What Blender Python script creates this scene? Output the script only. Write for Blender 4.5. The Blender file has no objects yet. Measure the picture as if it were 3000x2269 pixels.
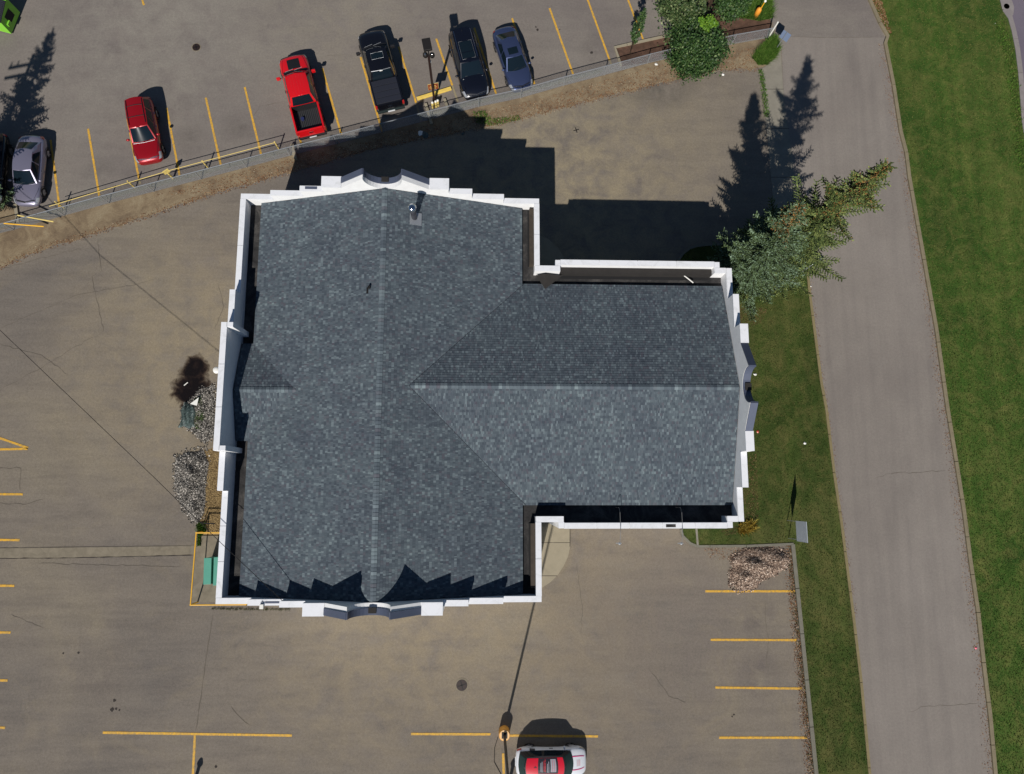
import bpy, bmesh, math, random
import numpy as np
from mathutils import Vector, Matrix
from mathutils.geometry import tessellate_polygon

random.seed(7); rng = np.random.default_rng(7)
scene = bpy.context.scene
col = scene.collection
R = math.radians

# ------------------------------------------------------------------ camera, sky, sun, exposure
FL, CX, CY, CAMH = 2000.0, 1500.0, 1134.5, 44.4          # focal length and centre in photograph pixels, height in metres
d = np.array([(1418. - CX) / FL, (1434. - CY) / FL, 1.]); d /= np.linalg.norm(d)   # straight down seen from the camera
ex = np.array([1., 0, 0]); ex = ex - ex @ d * d; ex /= np.linalg.norm(ex)
ez = -d; ey = np.cross(ez, ex)
RM = np.stack([ex, ey, ez])

def at(px, py, z=0.0):
    """a point measured in the photograph, at height z, as metres in the place"""
    c = RM @ np.array([(px - CX) / FL, (py - CY) / FL, 1.]); t = (z - CAMH) / c[2]
    return Vector((c[0] * t, c[1] * t, z))

cam = bpy.data.cameras.new('camera'); cam.sensor_width = 36; cam.lens = 36 * FL / 3000
cam.clip_start = 0.5; cam.clip_end = 3000
co = bpy.data.objects.new('camera', cam); col.objects.link(co); scene.camera = co
m3 = Matrix([list(RM[i]) for i in range(3)]) @ Matrix(((1, 0, 0), (0, -1, 0), (0, 0, -1)))
co.matrix_world = Matrix.Translation((0, 0, CAMH)) @ m3.to_4x4()

SUN_EL, SUN_AZ = 41.8, 194.0
w = bpy.data.worlds.new('World'); scene.world = w; w.use_nodes = True
nt = w.node_tree; bg = nt.nodes['Background']
sky = nt.nodes.new('ShaderNodeTexSky'); sky.sky_type = 'NISHITA'; sky.sun_disc = False
sky.sun_elevation = R(SUN_EL); sky.sun_rotation = R(SUN_AZ); sky.air_density = 1.0; sky.dust_density = 0.0; sky.ozone_density = 3.0
nt.links.new(sky.outputs[0], bg.inputs[0]); bg.inputs[1].default_value = 0.05
sl = bpy.data.lights.new('sun', 'SUN'); sl.energy = 5.0; sl.angle = R(0.53); sl.color = (1.0, 0.955, 0.89)
so = bpy.data.objects.new('sun', sl); col.objects.link(so)
sd = Vector((math.sin(R(SUN_AZ)) * math.cos(R(SUN_EL)), math.cos(R(SUN_AZ)) * math.cos(R(SUN_EL)), math.sin(R(SUN_EL))))
so.rotation_euler = sd.to_track_quat('Z', 'Y').to_euler(); so.location = sd * 80
scene.view_settings.view_transform = 'Standard'; scene.view_settings.look = 'None'
scene.view_settings.exposure = -0.1; scene.view_settings.gamma = 1.0
scene.view_settings.use_curve_mapping = False
scene.render.engine = 'CYCLES'

# ------------------------------------------------------------------ helpers
def link(o, parent=None):
    col.objects.link(o)
    if parent is not None: o.parent = parent
    return o
def tag(o, label=None, cat=None, group=None, kind=None):
    if label: o['label'] = label
    if cat: o['category'] = cat
    if group: o['group'] = group
    if kind: o['kind'] = kind
    return o
def empty(name, loc, rz, label, cat, group=None):
    o = bpy.data.objects.new(name, None); o.empty_display_size = 0.3
    o.location = loc; o.rotation_euler = (0, 0, rz); col.objects.link(o)
    return tag(o, label, cat, group)

class MB:
    """collects simple shapes and links them as one mesh object"""
    def __init__(s): s.v = []; s.f = []
    def add(s, vs, fs):
        n = len(s.v); s.v += [tuple(p) for p in vs]; s.f += [tuple(i + n for i in q) for q in fs]; return s
    def box(s, x0, x1, y0, y1, z0, z1, rz=0, o=(0, 0, 0)):
        c, sn = math.cos(rz), math.sin(rz); vs = []
        for z in (z0, z1):
            for x, y in ((x0, y0), (x1, y0), (x1, y1), (x0, y1)):
                vs.append((o[0] + x * c - y * sn, o[1] + x * sn + y * c, o[2] + z))
        return s.add(vs, [(3, 2, 1, 0), (4, 5, 6, 7), (0, 1, 5, 4), (1, 2, 6, 5), (2, 3, 7, 6), (3, 0, 4, 7)])
    def tube(s, pts, r, n=8, r2=None, cap=True):
        pts = [Vector(p) for p in pts]; m = len(pts); vs = []; fs = []
        for i, p in enumerate(pts):
            t = (pts[min(i + 1, m - 1)] - pts[max(i - 1, 0)]).normalized()
            a = t.cross(Vector((0, 0, 1)))
            if a.length < 1e-3: a = Vector((1, 0, 0))
            a.normalize(); b = t.cross(a)
            rr = r if r2 is None else r + (r2 - r) * i / (m - 1)
            for k in range(n):
                g = 2 * math.pi * k / n; vs.append(p + a * rr * math.cos(g) + b * rr * math.sin(g))
        for i in range(m - 1):
            for k in range(n):
                fs.append((i * n + k, i * n + (k + 1) % n, (i + 1) * n + (k + 1) % n, (i + 1) * n + k))
        if cap: fs.append(tuple(range(n))[::-1]); fs.append(tuple((m - 1) * n + k for k in range(n)))
        return s.add(vs, fs)
    def lathe(s, prof, c=(0, 0, 0), n=20):
        vs = []; fs = []; m = len(prof)
        for r_, z in prof:
            for k in range(n):
                g = 2 * math.pi * k / n; vs.append((c[0] + r_ * math.cos(g), c[1] + r_ * math.sin(g), c[2] + z))
        for i in range(m - 1):
            for k in range(n): fs.append((i * n + k, i * n + (k + 1) % n, (i + 1) * n + (k + 1) % n, (i + 1) * n + k))
        fs.append(tuple(range(n))[::-1]); fs.append(tuple((m - 1) * n + k for k in range(n)))
        return s.add(vs, fs)
    def prism(s, poly, z0, z1):
        """polygon (x, y) extruded between two heights"""
        n = len(poly); a = sum(poly[i][0] * poly[(i + 1) % n][1] - poly[(i + 1) % n][0] * poly[i][1] for i in range(n))
        if a < 0: poly = poly[::-1]
        vs = [(p[0], p[1], z0) for p in poly] + [(p[0], p[1], z1) for p in poly]
        tris = tessellate_polygon([[Vector((p[0], p[1], 0)) for p in poly]])
        fs = []
        for t in tris:
            A, B, C_ = [Vector(poly[i]).to_2d() for i in t]
            if (B - A).cross(C_ - A) < 0: t = (t[0], t[2], t[1])
            fs.append(tuple(i + n for i in t)); fs.append(tuple(t[::-1]))
        for i in range(n): fs.append((i, (i + 1) % n, n + (i + 1) % n, n + i))
        return s.add(vs, fs)
    def sheet(s, poly, z):
        tris = tessellate_polygon([[Vector((p[0], p[1], 0)) for p in poly]]); fs = []
        for t in tris:
            A, B, C_ = [Vector((poly[i][0], poly[i][1])) for i in t]
            fs.append(t if (B - A).cross(C_ - A) > 0 else (t[0], t[2], t[1]))
        return s.add([(p[0], p[1], z) for p in poly], fs)
    def build(s, name, mat, parent=None, smooth=False, bevel=0, subsurf=0):
        me = bpy.data.meshes.new(name); me.from_pydata(s.v, [], s.f); me.validate(); me.update()
        if mat: me.materials.append(mat)
        if smooth: me.polygons.foreach_set('use_smooth', [True] * len(me.polygons))
        o = bpy.data.objects.new(name, me); link(o, parent)
        if bevel:
            b = o.modifiers.new('bevel', 'BEVEL'); b.width = bevel; b.segments = 2; b.limit_method = 'ANGLE'
        if subsurf:
            q = o.modifiers.new('sub', 'SUBSURF'); q.levels = q.render_levels = subsurf
        return o

def np_mesh(name, V, F, mat, parent=None, smooth=False):
    """V (n,3), F (m,k) arrays"""
    me = bpy.data.meshes.new(name); k = F.shape[1]
    me.vertices.add(len(V)); me.vertices.foreach_set('co', V.astype(np.float32).ravel())
    me.loops.add(F.size); me.loops.foreach_set('vertex_index', F.astype(np.int32).ravel())
    me.polygons.add(len(F)); me.polygons.foreach_set('loop_start', np.arange(len(F), dtype=np.int32) * k)
    me.update(calc_edges=True); me.materials.append(mat)
    me.polygons.foreach_set('use_smooth', [bool(smooth)] * len(me.polygons))
    o = bpy.data.objects.new(name, me); return link(o, parent)

# ------------------------------------------------------------------ materials
def srgb(r, g, b):
    return tuple(((c / 255) / 12.92 if c / 255 <= .04045 else ((c / 255 + .055) / 1.055) ** 2.4) for c in (r, g, b)) + (1,)
class N:
    def __init__(s, name):
        s.m = bpy.data.materials.new(name); s.m.use_nodes = True; s.t = s.m.node_tree; s.p = s.t.nodes['Principled BSDF']
    def n(s, typ, **kw):
        x = s.t.nodes.new('ShaderNode' + typ)
        for k, v in kw.items(): setattr(x, k, v)
        return x
    def l(s, a, b): s.t.links.new(a, b)
    def pos(s): return s.n('NewGeometry').outputs['Position']
    def noise(s, scale, detail=4, rough=.55, vec=None, dist=0):
        x = s.n('TexNoise'); x.inputs['Scale'].default_value = scale; x.inputs['Detail'].default_value = detail
        x.inputs['Roughness'].default_value = rough; x.inputs['Distortion'].default_value = dist
        s.l(vec if vec is not None else s.pos(), x.inputs['Vector']); return x.outputs['Fac']
    def ramp(s, fac, stops, interp='LINEAR'):
        x = s.n('ValToRGB'); x.color_ramp.interpolation = interp; e = x.color_ramp.elements
        while len(e) < len(stops): e.new(.5)
        for i, (p, c) in enumerate(stops):
            e[i].position = p; e[i].color = c if len(c) == 4 else (*c, 1)
        s.l(fac, x.inputs[0]); return x.outputs[0]
    def mix(s, fac, a, b, mode='MIX'):
        x = s.n('MixRGB', blend_type=mode)
        for i, v in zip((0, 1, 2), (fac, a, b)):
            if isinstance(v, (int, float)): x.inputs[i].default_value = v
            elif isinstance(v, tuple): x.inputs[i].default_value = v
            else: s.l(v, x.inputs[i])
        return x.outputs[0]
    def mr(s, v, a, b, c=0, e=1):
        x = s.n('MapRange'); s.l(v, x.inputs[0])
        for i, q in zip((1, 2, 3, 4), (a, b, c, e)): x.inputs[i].default_value = q
        return x.outputs[0]
    def blob(s, x, y, r0, r1):
        q = s.n('VectorMath', operation='DISTANCE'); s.l(s.pos(), q.inputs[0]); q.inputs[1].default_value = (x, y, 0)
        return s.mr(q.outputs['Value'], r0, r1, 1, 0)
    def bump(s, h, strength, dist=.02):
        b = s.n('Bump'); b.inputs['Strength'].default_value = strength; b.inputs['Distance'].default_value = dist
        s.l(h, b.inputs['Height']); s.l(b.outputs[0], s.p.inputs['Normal'])
    def base(s, c):
        if isinstance(c, tuple): s.p.inputs['Base Color'].default_value = c
        else: s.l(c, s.p.inputs['Base Color'])
    def rough(s, v): s.p.inputs['Roughness'].default_value = v
def plain(name, c, rough=.6, metal=0, coat=0, vary=0.0, vs=3.0, spec=.5):
    q = N(name); q.rough(rough); q.p.inputs['Metallic'].default_value = metal; q.p.inputs['Coat Weight'].default_value = coat
    q.p.inputs['Specular IOR Level'].default_value = spec
    if vary:
        f = q.noise(vs, 5, .6)
        q.base(q.mix(q.mr(f, .3, .7), tuple(x * (1 - vary) for x in c[:3]) + (1,), tuple(min(1, x * (1 + vary)) for x in c[:3]) + (1,)))
    else: q.base(c)
    return q.m

def asphalt(name, c_dark, c_mid, c_light, dust, blobs, grain=.16, streak=None):
    q = N(name); q.rough(.95); q.p.inputs['Specular IOR Level'].default_value = .15
    big = q.noise(.09, 5, .6, dist=.6); mid = q.noise(.55, 6, .65, dist=.5); fine = q.noise(7, 6, .85); grit = q.noise(30, 2, .7)
    c = q.ramp(big, [(.3, c_dark), (.5, c_mid), (.72, c_light)])
    c = q.mix(q.mr(mid, .32, .66, 0, .7), c, q.mix(1.0, c, (.89, .89, .90, 1), 'MULTIPLY'))
    if streak:                                             # tyre-polished bands, running with the traffic
        m = q.n('Mapping'); m.inputs['Rotation'].default_value = (0, 0, streak[0]); m.inputs['Scale'].default_value = (streak[1], streak[2], 1)
        q.l(q.pos(), m.inputs[0]); st = q.noise(1, 5, .6, vec=m.outputs[0], dist=.3)
        c = q.mix(q.mr(st, .42, .7, 0, streak[3]), c, q.mix(1.0, c, (.8, .8, .82, 1), 'MULTIPLY'))
    dm = None
    for (bx, by, r0, r1, amt, colr) in blobs:
        b = q.blob(bx, by, r0, r1); n_ = q.noise(.8, 5, .65, dist=.4)
        mm = q.n('Math', operation='MULTIPLY'); q.l(b, mm.inputs[0]); q.l(q.mr(n_, .35, .62, 0, amt), mm.inputs[1])
        c = q.mix(mm.outputs[0], c, colr)
    c = q.mix(q.mr(q.noise(.28, 7, .7, dist=1.2), .52, .75, 0, dust[0]), c, dust[1])
    sp = q.ramp(fine, [(.25, (1 - grain * 1.5,) * 3), (.5, (1,) * 3), (.75, (1 + grain * 1.3,) * 3)])
    c = q.mix(1.0, c, sp, 'MULTIPLY')
    sp2 = q.ramp(grit, [(.2, (1 - grain * 1.6,) * 3), (.5, (1,) * 3), (.85, (1 + grain * 1.3,) * 3)])
    c = q.mix(1.0, c, sp2, 'MULTIPLY')
    q.base(c); q.bump(fine, .25, .01); return q.m

A1 = srgb(126, 119, 112); A2 = srgb(139, 130, 121); A3 = srgb(150, 142, 128)
DUST = srgb(160, 147, 122)
K = .82                                                    # albedo scale of the pavement measurements
def kk(c, k=K): return tuple(x * k for x in c[:3]) + (1,)
m_lot = asphalt('dusty_asphalt', kk(srgb(122, 115, 108)), kk(srgb(134, 125, 114)), kk(srgb(145, 135, 118)), (.35, kk(srgb(154, 141, 117))),
                [(4, 20, 4, 15, .9, kk(srgb(156, 144, 120))), (-18, 8, 3, 12, .8, kk(srgb(152, 139, 116))), (6, -8, 3, 16, .6, kk(srgb(146, 133, 112))),
                 (-6, -9, 2, 11, .6, kk(srgb(150, 137, 114))), (13, -9, 2, 9, .6, kk(srgb(120, 112, 108))), (12.4, 29.1, .5, 3.2, 1.1, kk(srgb(92, 88, 84))), (-15.9, 6.0, .9, 2.4, 1.6, kk(srgb(98, 88, 76))), (-17.2, 3.6, .5, 1.8, 1.0, kk(srgb(116, 104, 90))), (-16.2, 8.6, .3, 1.1, 1.2, kk(srgb(100, 88, 78))), (17.5, -8.2, .2, 1.6, .9, kk(srgb(112, 104, 98))), (17.3, -11.5, .2, 1.7, .9, kk(srgb(110, 102, 98))), (17.9, -5.4, .2, 1.5, .8, kk(srgb(116, 106, 100))), (-23, -11, .3, 2.2, .8, kk(srgb(112, 104, 98)))],
                streak=(R(8), .22, 1.7, .8))
m_lotn = asphalt('north_asphalt', kk(srgb(124, 116, 112)), kk(srgb(135, 127, 120)), kk(srgb(144, 137, 128)), (.3, kk(srgb(152, 146, 134))),
                 [(-23, 32, 2, 12, .7, kk(srgb(148, 142, 132))), (-10, 33, 2, 9, .6, kk(srgb(146, 138, 124))), (-17, 24.5, .2, 1.5, .9, kk(srgb(110, 103, 98))), (-20, 23.5, .2, 1.5, .9, kk(srgb(112, 105, 100))), (-26, 21, .2, 1.4, .8, kk(srgb(112, 105, 100))), (8, 31, .2, 1.6, .9, kk(srgb(110, 103, 98)))], streak=(R(15), .2, 1.4, .5))
m_road = asphalt('road_asphalt', kk(srgb(137, 129, 122)), kk(srgb(144, 136, 128)), kk(srgb(151, 143, 135)), (.2, kk(srgb(150, 144, 136))),
                 [(33, -11, .8, 2.0, .9, kk(srgb(126, 118, 115)))], grain=.12, streak=(R(-11), 1.6, .08, .55))
m_far = asphalt('smooth_asphalt', kk(srgb(112, 104, 118)), kk(srgb(120, 112, 124)), kk(srgb(126, 118, 128)), (.1, kk(srgb(135, 130, 130))), [], grain=.08)

def soil(name, a, b, c, scale=3.0, bumpd=.04):
    q = N(name); q.rough(1); q.p.inputs['Specular IOR Level'].default_value = .1
    n1 = q.noise(scale * .25, 6, .7, dist=.8); n2 = q.noise(scale * 5, 4, .75)
    cc = q.ramp(n1, [(.3, a), (.5, b), (.7, c)])
    cc = q.mix(1.0, cc, q.ramp(n2, [(.2, (.6,) * 3), (.5, (1,) * 3), (.8, (1.25,) * 3)]), 'MULTIPLY'); q.base(cc)
    q.bump(n2, .6, bumpd); return q.m
m_dirt = soil('verge_dirt', kk(srgb(110, 94, 78)), kk(srgb(142, 125, 101)), kk(srgb(160, 146, 120)))
m_bed = soil('bed_soil', kk(srgb(80, 62, 52)), kk(srgb(98, 76, 64)), kk(srgb(122, 92, 78)), 6)
m_mulch = soil('tan_mulch', kk(srgb(118, 98, 68)), kk(srgb(148, 125, 88)), kk(srgb(168, 146, 106)), 7)
def grassmat(name, a, b, c, dry):
    q = N(name); q.rough(.9); q.p.inputs['Specular IOR Level'].default_value = .15
    n1 = q.noise(.13, 7, .72, dist=.8); n2 = q.noise(.9, 7, .75, dist=.6); n3 = q.noise(16, 4, .85)
    cc = q.ramp(n1, [(.32, a), (.5, b), (.68, c)])
    cc = q.mix(q.mr(n2, .44, .7, 0, .6), cc, dry)
    mp_ = q.n('Mapping'); mp_.inputs['Rotation'].default_value = (0, 0, R(-10)); mp_.inputs['Scale'].default_value = (1.3, .05, 1); q.l(q.pos(), mp_.inputs[0])
    mow = q.noise(1, 3, .5, vec=mp_.outputs[0]); cc = q.mix(1.0, cc, q.ramp(mow, [(.38, (.9, .92, .9)), (.62, (1.14, 1.14, 1.1))]), 'MULTIPLY')
    cc = q.mix(1.0, cc, q.ramp(n3, [(.25, (.55,) * 3), (.5, (1,) * 3), (.75, (1.4,) * 3)]), 'MULTIPLY'); q.base(cc)
    q.bump(n3, .7, .04); return q
qg = grassmat('lawn_grass', kk(srgb(52, 70, 28), .72), kk(srgb(66, 82, 36), .76), kk(srgb(90, 96, 52), .76), kk(srgb(124, 114, 70), .72)); m_lawn = qg.m
qg = grassmat('wide_lawn_grass', kk(srgb(54, 82, 32), .72), kk(srgb(68, 96, 38), .74), kk(srgb(92, 110, 52), .74), kk(srgb(132, 126, 74), .74)); m_lawn2 = qg.m
def island(name, stops, rough=.9, interp='LINEAR', spec=.2, trans=0):
    q = N(name); g = q.n('NewGeometry'); q.base(q.ramp(g.outputs['Random Per Island'], stops, interp)); q.rough(rough)
    q.p.inputs['Specular IOR Level'].default_value = spec
    return q.m
m_blade = island('grass_blades', [(0, kk(srgb(60, 80, 32), .75)), (.6, kk(srgb(96, 114, 50), .75)), (1, kk(srgb(146, 142, 84), .75))])
m_weed = island('weed_blades', [(0, kk(srgb(50, 86, 26), .8)), (.6, kk(srgb(86, 128, 42), .8)), (1, kk(srgb(126, 150, 70), .8))])
m_leaf = island('tree_leaves', [(0, srgb(28, 50, 22)), (.55, srgb(48, 76, 34)), (.9, srgb(74, 100, 50)), (1, srgb(112, 126, 80))], .55, spec=.35)
m_leaf2 = island('grey_green_leaves', [(0, srgb(40, 60, 32)), (.55, srgb(66, 86, 46)), (.9, srgb(96, 110, 68)), (1, srgb(140, 144, 106))], .55, spec=.35)
m_leafb = island('fresh_leaves', [(0, srgb(58, 96, 22)), (1, srgb(110, 146, 40))], .55, spec=.35)
m_needle = island('blue_spruce_needles', [(0, srgb(44, 56, 32)), (.4, srgb(82, 100, 60)), (.75, srgb(108, 130, 98)), (1, srgb(136, 158, 134))], .7, spec=.3)
m_needle2 = island('green_spruce_needles', [(0, srgb(44, 56, 32)), (.5, srgb(88, 106, 58)), (1, srgb(138, 148, 84))], .7, spec=.3)
m_cone = island('spruce_cones', [(0, srgb(148, 100, 56)), (1, srgb(206, 158, 98))], .8)
m_litter = island('dry_leaves', [(0, kk(srgb(92, 58, 40), .8)), (.5, kk(srgb(140, 96, 66), .8)), (.9, kk(srgb(180, 146, 108), .8)), (1, kk(srgb(205, 190, 165), .8))])
m_litter2 = island('olive_dry_leaves', [(0, kk(srgb(78, 62, 40), .7)), (.6, kk(srgb(120, 100, 62), .7)), (1, kk(srgb(160, 140, 96), .7))])
m_gravel = island('pink_gravel', [(0, srgb(66, 54, 48)), (.45, srgb(132, 112, 98)), (.85, srgb(182, 160, 142)), (1, srgb(222, 206, 190))], .9)
m_gravelg = island('grey_gravel', [(0, srgb(44, 42, 42)), (.45, srgb(100, 97, 92)), (.85, srgb(156, 150, 142)), (1, srgb(214, 208, 198))], .9)
m_bark = soil('bark', srgb(44, 36, 30), srgb(66, 54, 44), srgb(84, 70, 58), 10)
def concrete(name, c, v=.12, k=.62, sc=2.0):
    q = N(name); q.rough(.9); q.p.inputs['Specular IOR Level'].default_value = .2
    n1 = q.noise(sc, 6, .65, dist=.5); n2 = q.noise(30, 3, .8)
    cc = q.mix(q.mr(n1, .3, .7), kk(c, k * (1 - v)), kk(c, k * (1 + v)))
    q.base(q.mix(1.0, cc, q.ramp(n2, [(.2, (.85,) * 3), (.8, (1.1,) * 3)]), 'MULTIPLY')); return q.m
m_conc = concrete('pale_concrete', srgb(170, 160, 138), .08, .74); m_curb = concrete('tan_curb_concrete', srgb(160, 146, 108))
m_curbg = concrete('grey_curb_concrete', srgb(146, 142, 128)); m_swale = concrete('stained_concrete', srgb(150, 140, 122), .2, .68)
m_walk = concrete('walk_concrete', srgb(164, 158, 144))
m_pink = concrete('street_curb_concrete', srgb(166, 158, 156))
# road paint with wear
def paint(name, c, wear, under):
    q = N(name); q.rough(.7); n1 = q.noise(6, 8, .85, dist=.8)
    q.base(q.mix(q.mr(n1, .55 - wear * .25, .8 - wear * .3, 0, .85), c, under)); return q.m
m_line = paint('yellow_road_paint', srgb(222, 168, 40), .55, kk(srgb(140, 126, 92)))
m_linef = paint('faded_yellow_paint', kk(srgb(176, 158, 104), .8), .9, kk(srgb(140, 132, 116)))
m_crack = plain('asphalt_crack', kk(srgb(106, 98, 88)), 1)
m_seam = plain('dark_joint', kk(srgb(60, 54, 50)), 1)
m_white = plain('white_stucco', (.78, .78, .78, 1), .8, vary=.05, vs=2.5)
def whitemetal():
    q = N('white_coping_metal'); q.rough(.45)
    n1 = q.noise(1.4, 8, .8, dist=1.0)
    q.base(q.mix(q.mr(n1, .5, .72, 0, .8), (.77, .78, .81, 1), (.56, .57, .57, 1))); return q.m
m_cope = whitemetal()
m_slatecap = plain('slate_blue_metal', srgb(76, 83, 102), .5, vary=.06)
m_membrane = soil('roof_membrane', srgb(40, 40, 41), srgb(58, 57, 57), srgb(92, 89, 86), 2.6, .01)
m_memdark = plain('black_membrane', srgb(36, 33, 31), .9, vary=.2, vs=2)
m_brownmem = plain('brown_flashing', srgb(58, 50, 42), .8, vary=.25, vs=3)
m_shadowgap = plain('gutter_shade_black', (.008, .008, .009, 1), .9)  # near-black colour stands in for the shade in the roof gap
def shingle(name, attr):
    q = N(name); q.rough(.92); q.p.inputs['Specular IOR Level'].default_value = .2
    src = q.n('NewGeometry').outputs['Random Per Island'] if attr == 'isl' else q.n('ObjectInfo').outputs['Random']
    c = q.ramp(src, [(0, srgb(67, 75, 83)), (.25, srgb(76, 85, 92)), (.5, srgb(83, 92, 99)), (.7, srgb(90, 100, 106)), (.79, srgb(79, 80, 88)), (.9, srgb(98, 109, 114)), (1, srgb(108, 119, 124))])
    n2 = q.noise(.5, 6, .7, dist=.8); n3 = q.noise(45, 2, .7)
    c = q.mix(1.0, c, q.ramp(n2, [(.3, (.82, .81, .86)), (.7, (1.17, 1.18, 1.15))]), 'MULTIPLY')
    c = q.mix(1.0, c, q.ramp(n3, [(.2, (.88,) * 3), (.8, (1.1,) * 3)]), 'MULTIPLY')
    if attr == 'obj': c = q.mix(1.0, c, (1.22, 1.22, 1.2, 1), 'MULTIPLY')
    q.base(c); return q.m
m_shingle = shingle('asphalt_shingle', 'isl'); m_ridge = shingle('ridge_shingle', 'obj')
m_galv = plain('galvanised_steel', srgb(170, 174, 178), .45, .6); m_wire = plain('galvanised_wire', srgb(160, 166, 170), .5, .3)
m_yel = plain('yellow_painted_steel', srgb(236, 178, 40), .5, vary=.08); m_yelf = plain('faded_yellow_steel', srgb(214, 190, 110), .6, vary=.1)
m_blackm = plain('black_metal', (.02, .018, .017, 1), .45, .3); m_brown = plain('dark_brown_metal', srgb(44, 30, 26), .5)
m_tyre = plain('tyre_rubber', (.012, .012, .013, 1), .85); m_rim = plain('alloy_rim', srgb(160, 162, 168), .3, .8)
m_trim = plain('black_plastic', (.012, .012, .014, 1), .5); m_chrome = plain('chrome', (.7, .7, .72, 1), .12, 1)
m_glass = plain('dark_car_glass', (.006, .012, .018, 1), .06, spec=.4)
m_glassg = plain('green_tinted_glass', (.02, .05, .05, 1), .06, spec=.5)
m_lamp = plain('headlamp_glass', (.5, .52, .55, 1), .08, .5, coat=1); m_tail = plain('tail_lamp', (.45, .02, .02, 1), .15, coat=1)
m_plate = plain('licence_plate', (.7, .72, .75, 1), .5)
m_green = plain('teal_painted_steel', srgb(84, 152, 132), .5, vary=.05); m_lime = plain('lime_painted_steel', srgb(128, 196, 60), .45, vary=.06, vs=2)
m_lidblk = plain('black_plastic_lid', (.018, .018, .028, 1), .6)
m_signw = plain('pale_sign_board', srgb(184, 190, 200), .5, vary=.03); m_whitep = plain('white_paint', (.78, .77, .72, 1), .5)
m_orange = plain('orange_paint', srgb(226, 150, 50), .6, vary=.1); m_rust = plain('rusty_brown_sign', srgb(140, 66, 34), .7, vary=.35, vs=14)
m_tarp = plain('grey_green_tarp', srgb(62, 76, 74), .55, vary=.4, vs=7); m_water = plain('dirty_puddle_water', srgb(34, 26, 22), .1, vary=.35, vs=3, spec=.3)
m_wet = asphalt('wet_asphalt', kk(srgb(108, 97, 86)), kk(srgb(122, 111, 97)), kk(srgb(136, 124, 104)), (.3, kk(srgb(130, 116, 96))), [])

# ------------------------------------------------------------------ ground, lots, roads
def P(pts, z=0.0): return [tuple(at(x, y, z)[:2]) for x, y in pts]
MB().sheet([(-700, -700), (700, -700), (700, 700), (-700, 700)], -.06).build('ground', m_lawn2).__setitem__('kind', 'structure')
road_w = [(2290, 146), (2298, 307), (2322, 457), (2332, 570), (2356, 712), (2362, 770), (2369, 850), (2404, 1119), (2419, 1200), (2441.5, 1385), (2464, 1539), (2499, 1813), (2521, 1999), (2544, 2248), (2572, 2500), (2600, 2800)]
road_e = [(2470, -300), (2546, 0), (2576, 68), (2599, 108), (2592, 129), (2616, 251), (2637, 387), (2653, 448), (2662, 520), (2676, 600), (2705, 762), (2741, 965), (2774, 1200), (2799, 1353), (2822, 1500), (2841, 1647), (2863, 1794), (2879, 1941), (2898, 2095), (2914, 2269), (2935, 2500), (2965, 2800)]
lot = MB().sheet(P([(-900, -500), (2560, -500), (2600, 150), (2400, 700), (2450, 1600), (2620, 2900), (-900, 2900)]), -.01).build('parking_lot', m_lot); tag(lot, kind='structure')
fence_line = [(-40, 694), (40, 674), (190, 632), (320, 596), (451, 562), (590, 526), (723, 491), (851, 457), (988, 422), (1123, 387), (1262, 351), (1402, 314), (1525, 288), (1651, 252), (1770, 221), (1896, 187), (2020, 157), (2142, 131), (2249, 112)]
fw = [at(x, y) for x, y in fence_line]
def fdir(i):
    a = fw[max(i - 1, 0)]; b = fw[min(i + 1, len(fw) - 1)]; return (b - a).normalized()
nl = P([(-900, 950), (-40, 694)]) + [tuple(p[:2]) for p in fw[1:]] + P([(2262, 60), (2250, -400), (-900, -500)])
tag(MB().sheet(nl, -.004).build('parking_lot_north', m_lotn), kind='structure')
road = MB().sheet(P([(2244, -500), (2250, 0), (2262, 60), (2280, 120)] + road_w) + P(road_e[::-1]) + P([(2420, -500)]), 0.0).build('road', m_road); tag(road, kind='structure')
# darker, older pavement where the road widens to the north
tag(MB().sheet(P([(2244, -500), (2254, 21), (2259, 60), (2300, 108), (2400, 111), (2560, 110), (2592, 112), (2576, 68), (2546, 0), (2420, -500)]), .004).build('road_apron', m_lotn), kind='structure')
walk = MB().sheet(P([(2287, 146), (2298, 307), (2322, 457), (2332, 570), (2356, 712), (2277, 715), (2263, 570), (2240, 320), (2230, 204), (2250, 190), (2265, 172), (2276, 150)]), .004).build('sidewalk', m_walk); tag(walk, kind='structure')
def ribbon(mb, pts, wd, z, raised=0):
    pts = [Vector((p[0], p[1])) for p in pts]; L = []; Rr = []
    for i, p in enumerate(pts):
        t = (pts[min(i + 1, len(pts) - 1)] - pts[max(i - 1, 0)]).normalized(); n_ = Vector((-t.y, t.x))
        ww = wd[i] if isinstance(wd, (list, tuple)) else wd
        L.append(p + n_ * ww / 2); Rr.append(p - n_ * ww / 2)
    for i in range(len(pts) - 1):
        if raised:
            vs = [(q.x, q.y, zz) for zz in (z, z + raised) for q in (Rr[i], Rr[i + 1], L[i + 1], L[i])]
            mb.add(vs, [(4, 5, 6, 7), (0, 1, 5, 4), (2, 3, 7, 6)] + ([(3, 0, 4, 7)] if i == 0 else []) + ([(1, 2, 6, 5)] if i == len(pts) - 2 else []))
        else:
            mb.add([(q.x, q.y, z) for q in (Rr[i], Rr[i + 1], L[i + 1], L[i])], [(0, 1, 2, 3)])
    return mb
def resample(pts, step):
    pts = [Vector((p[0], p[1])) for p in pts]; out = [pts[0]]; carry = 0
    for a, b in zip(pts, pts[1:]):
        Ls = (b - a).length; k = max(1, round(Ls / step))
        for i in range(1, k + 1): out.append(a.lerp(b, i / k))
    return out
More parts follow.
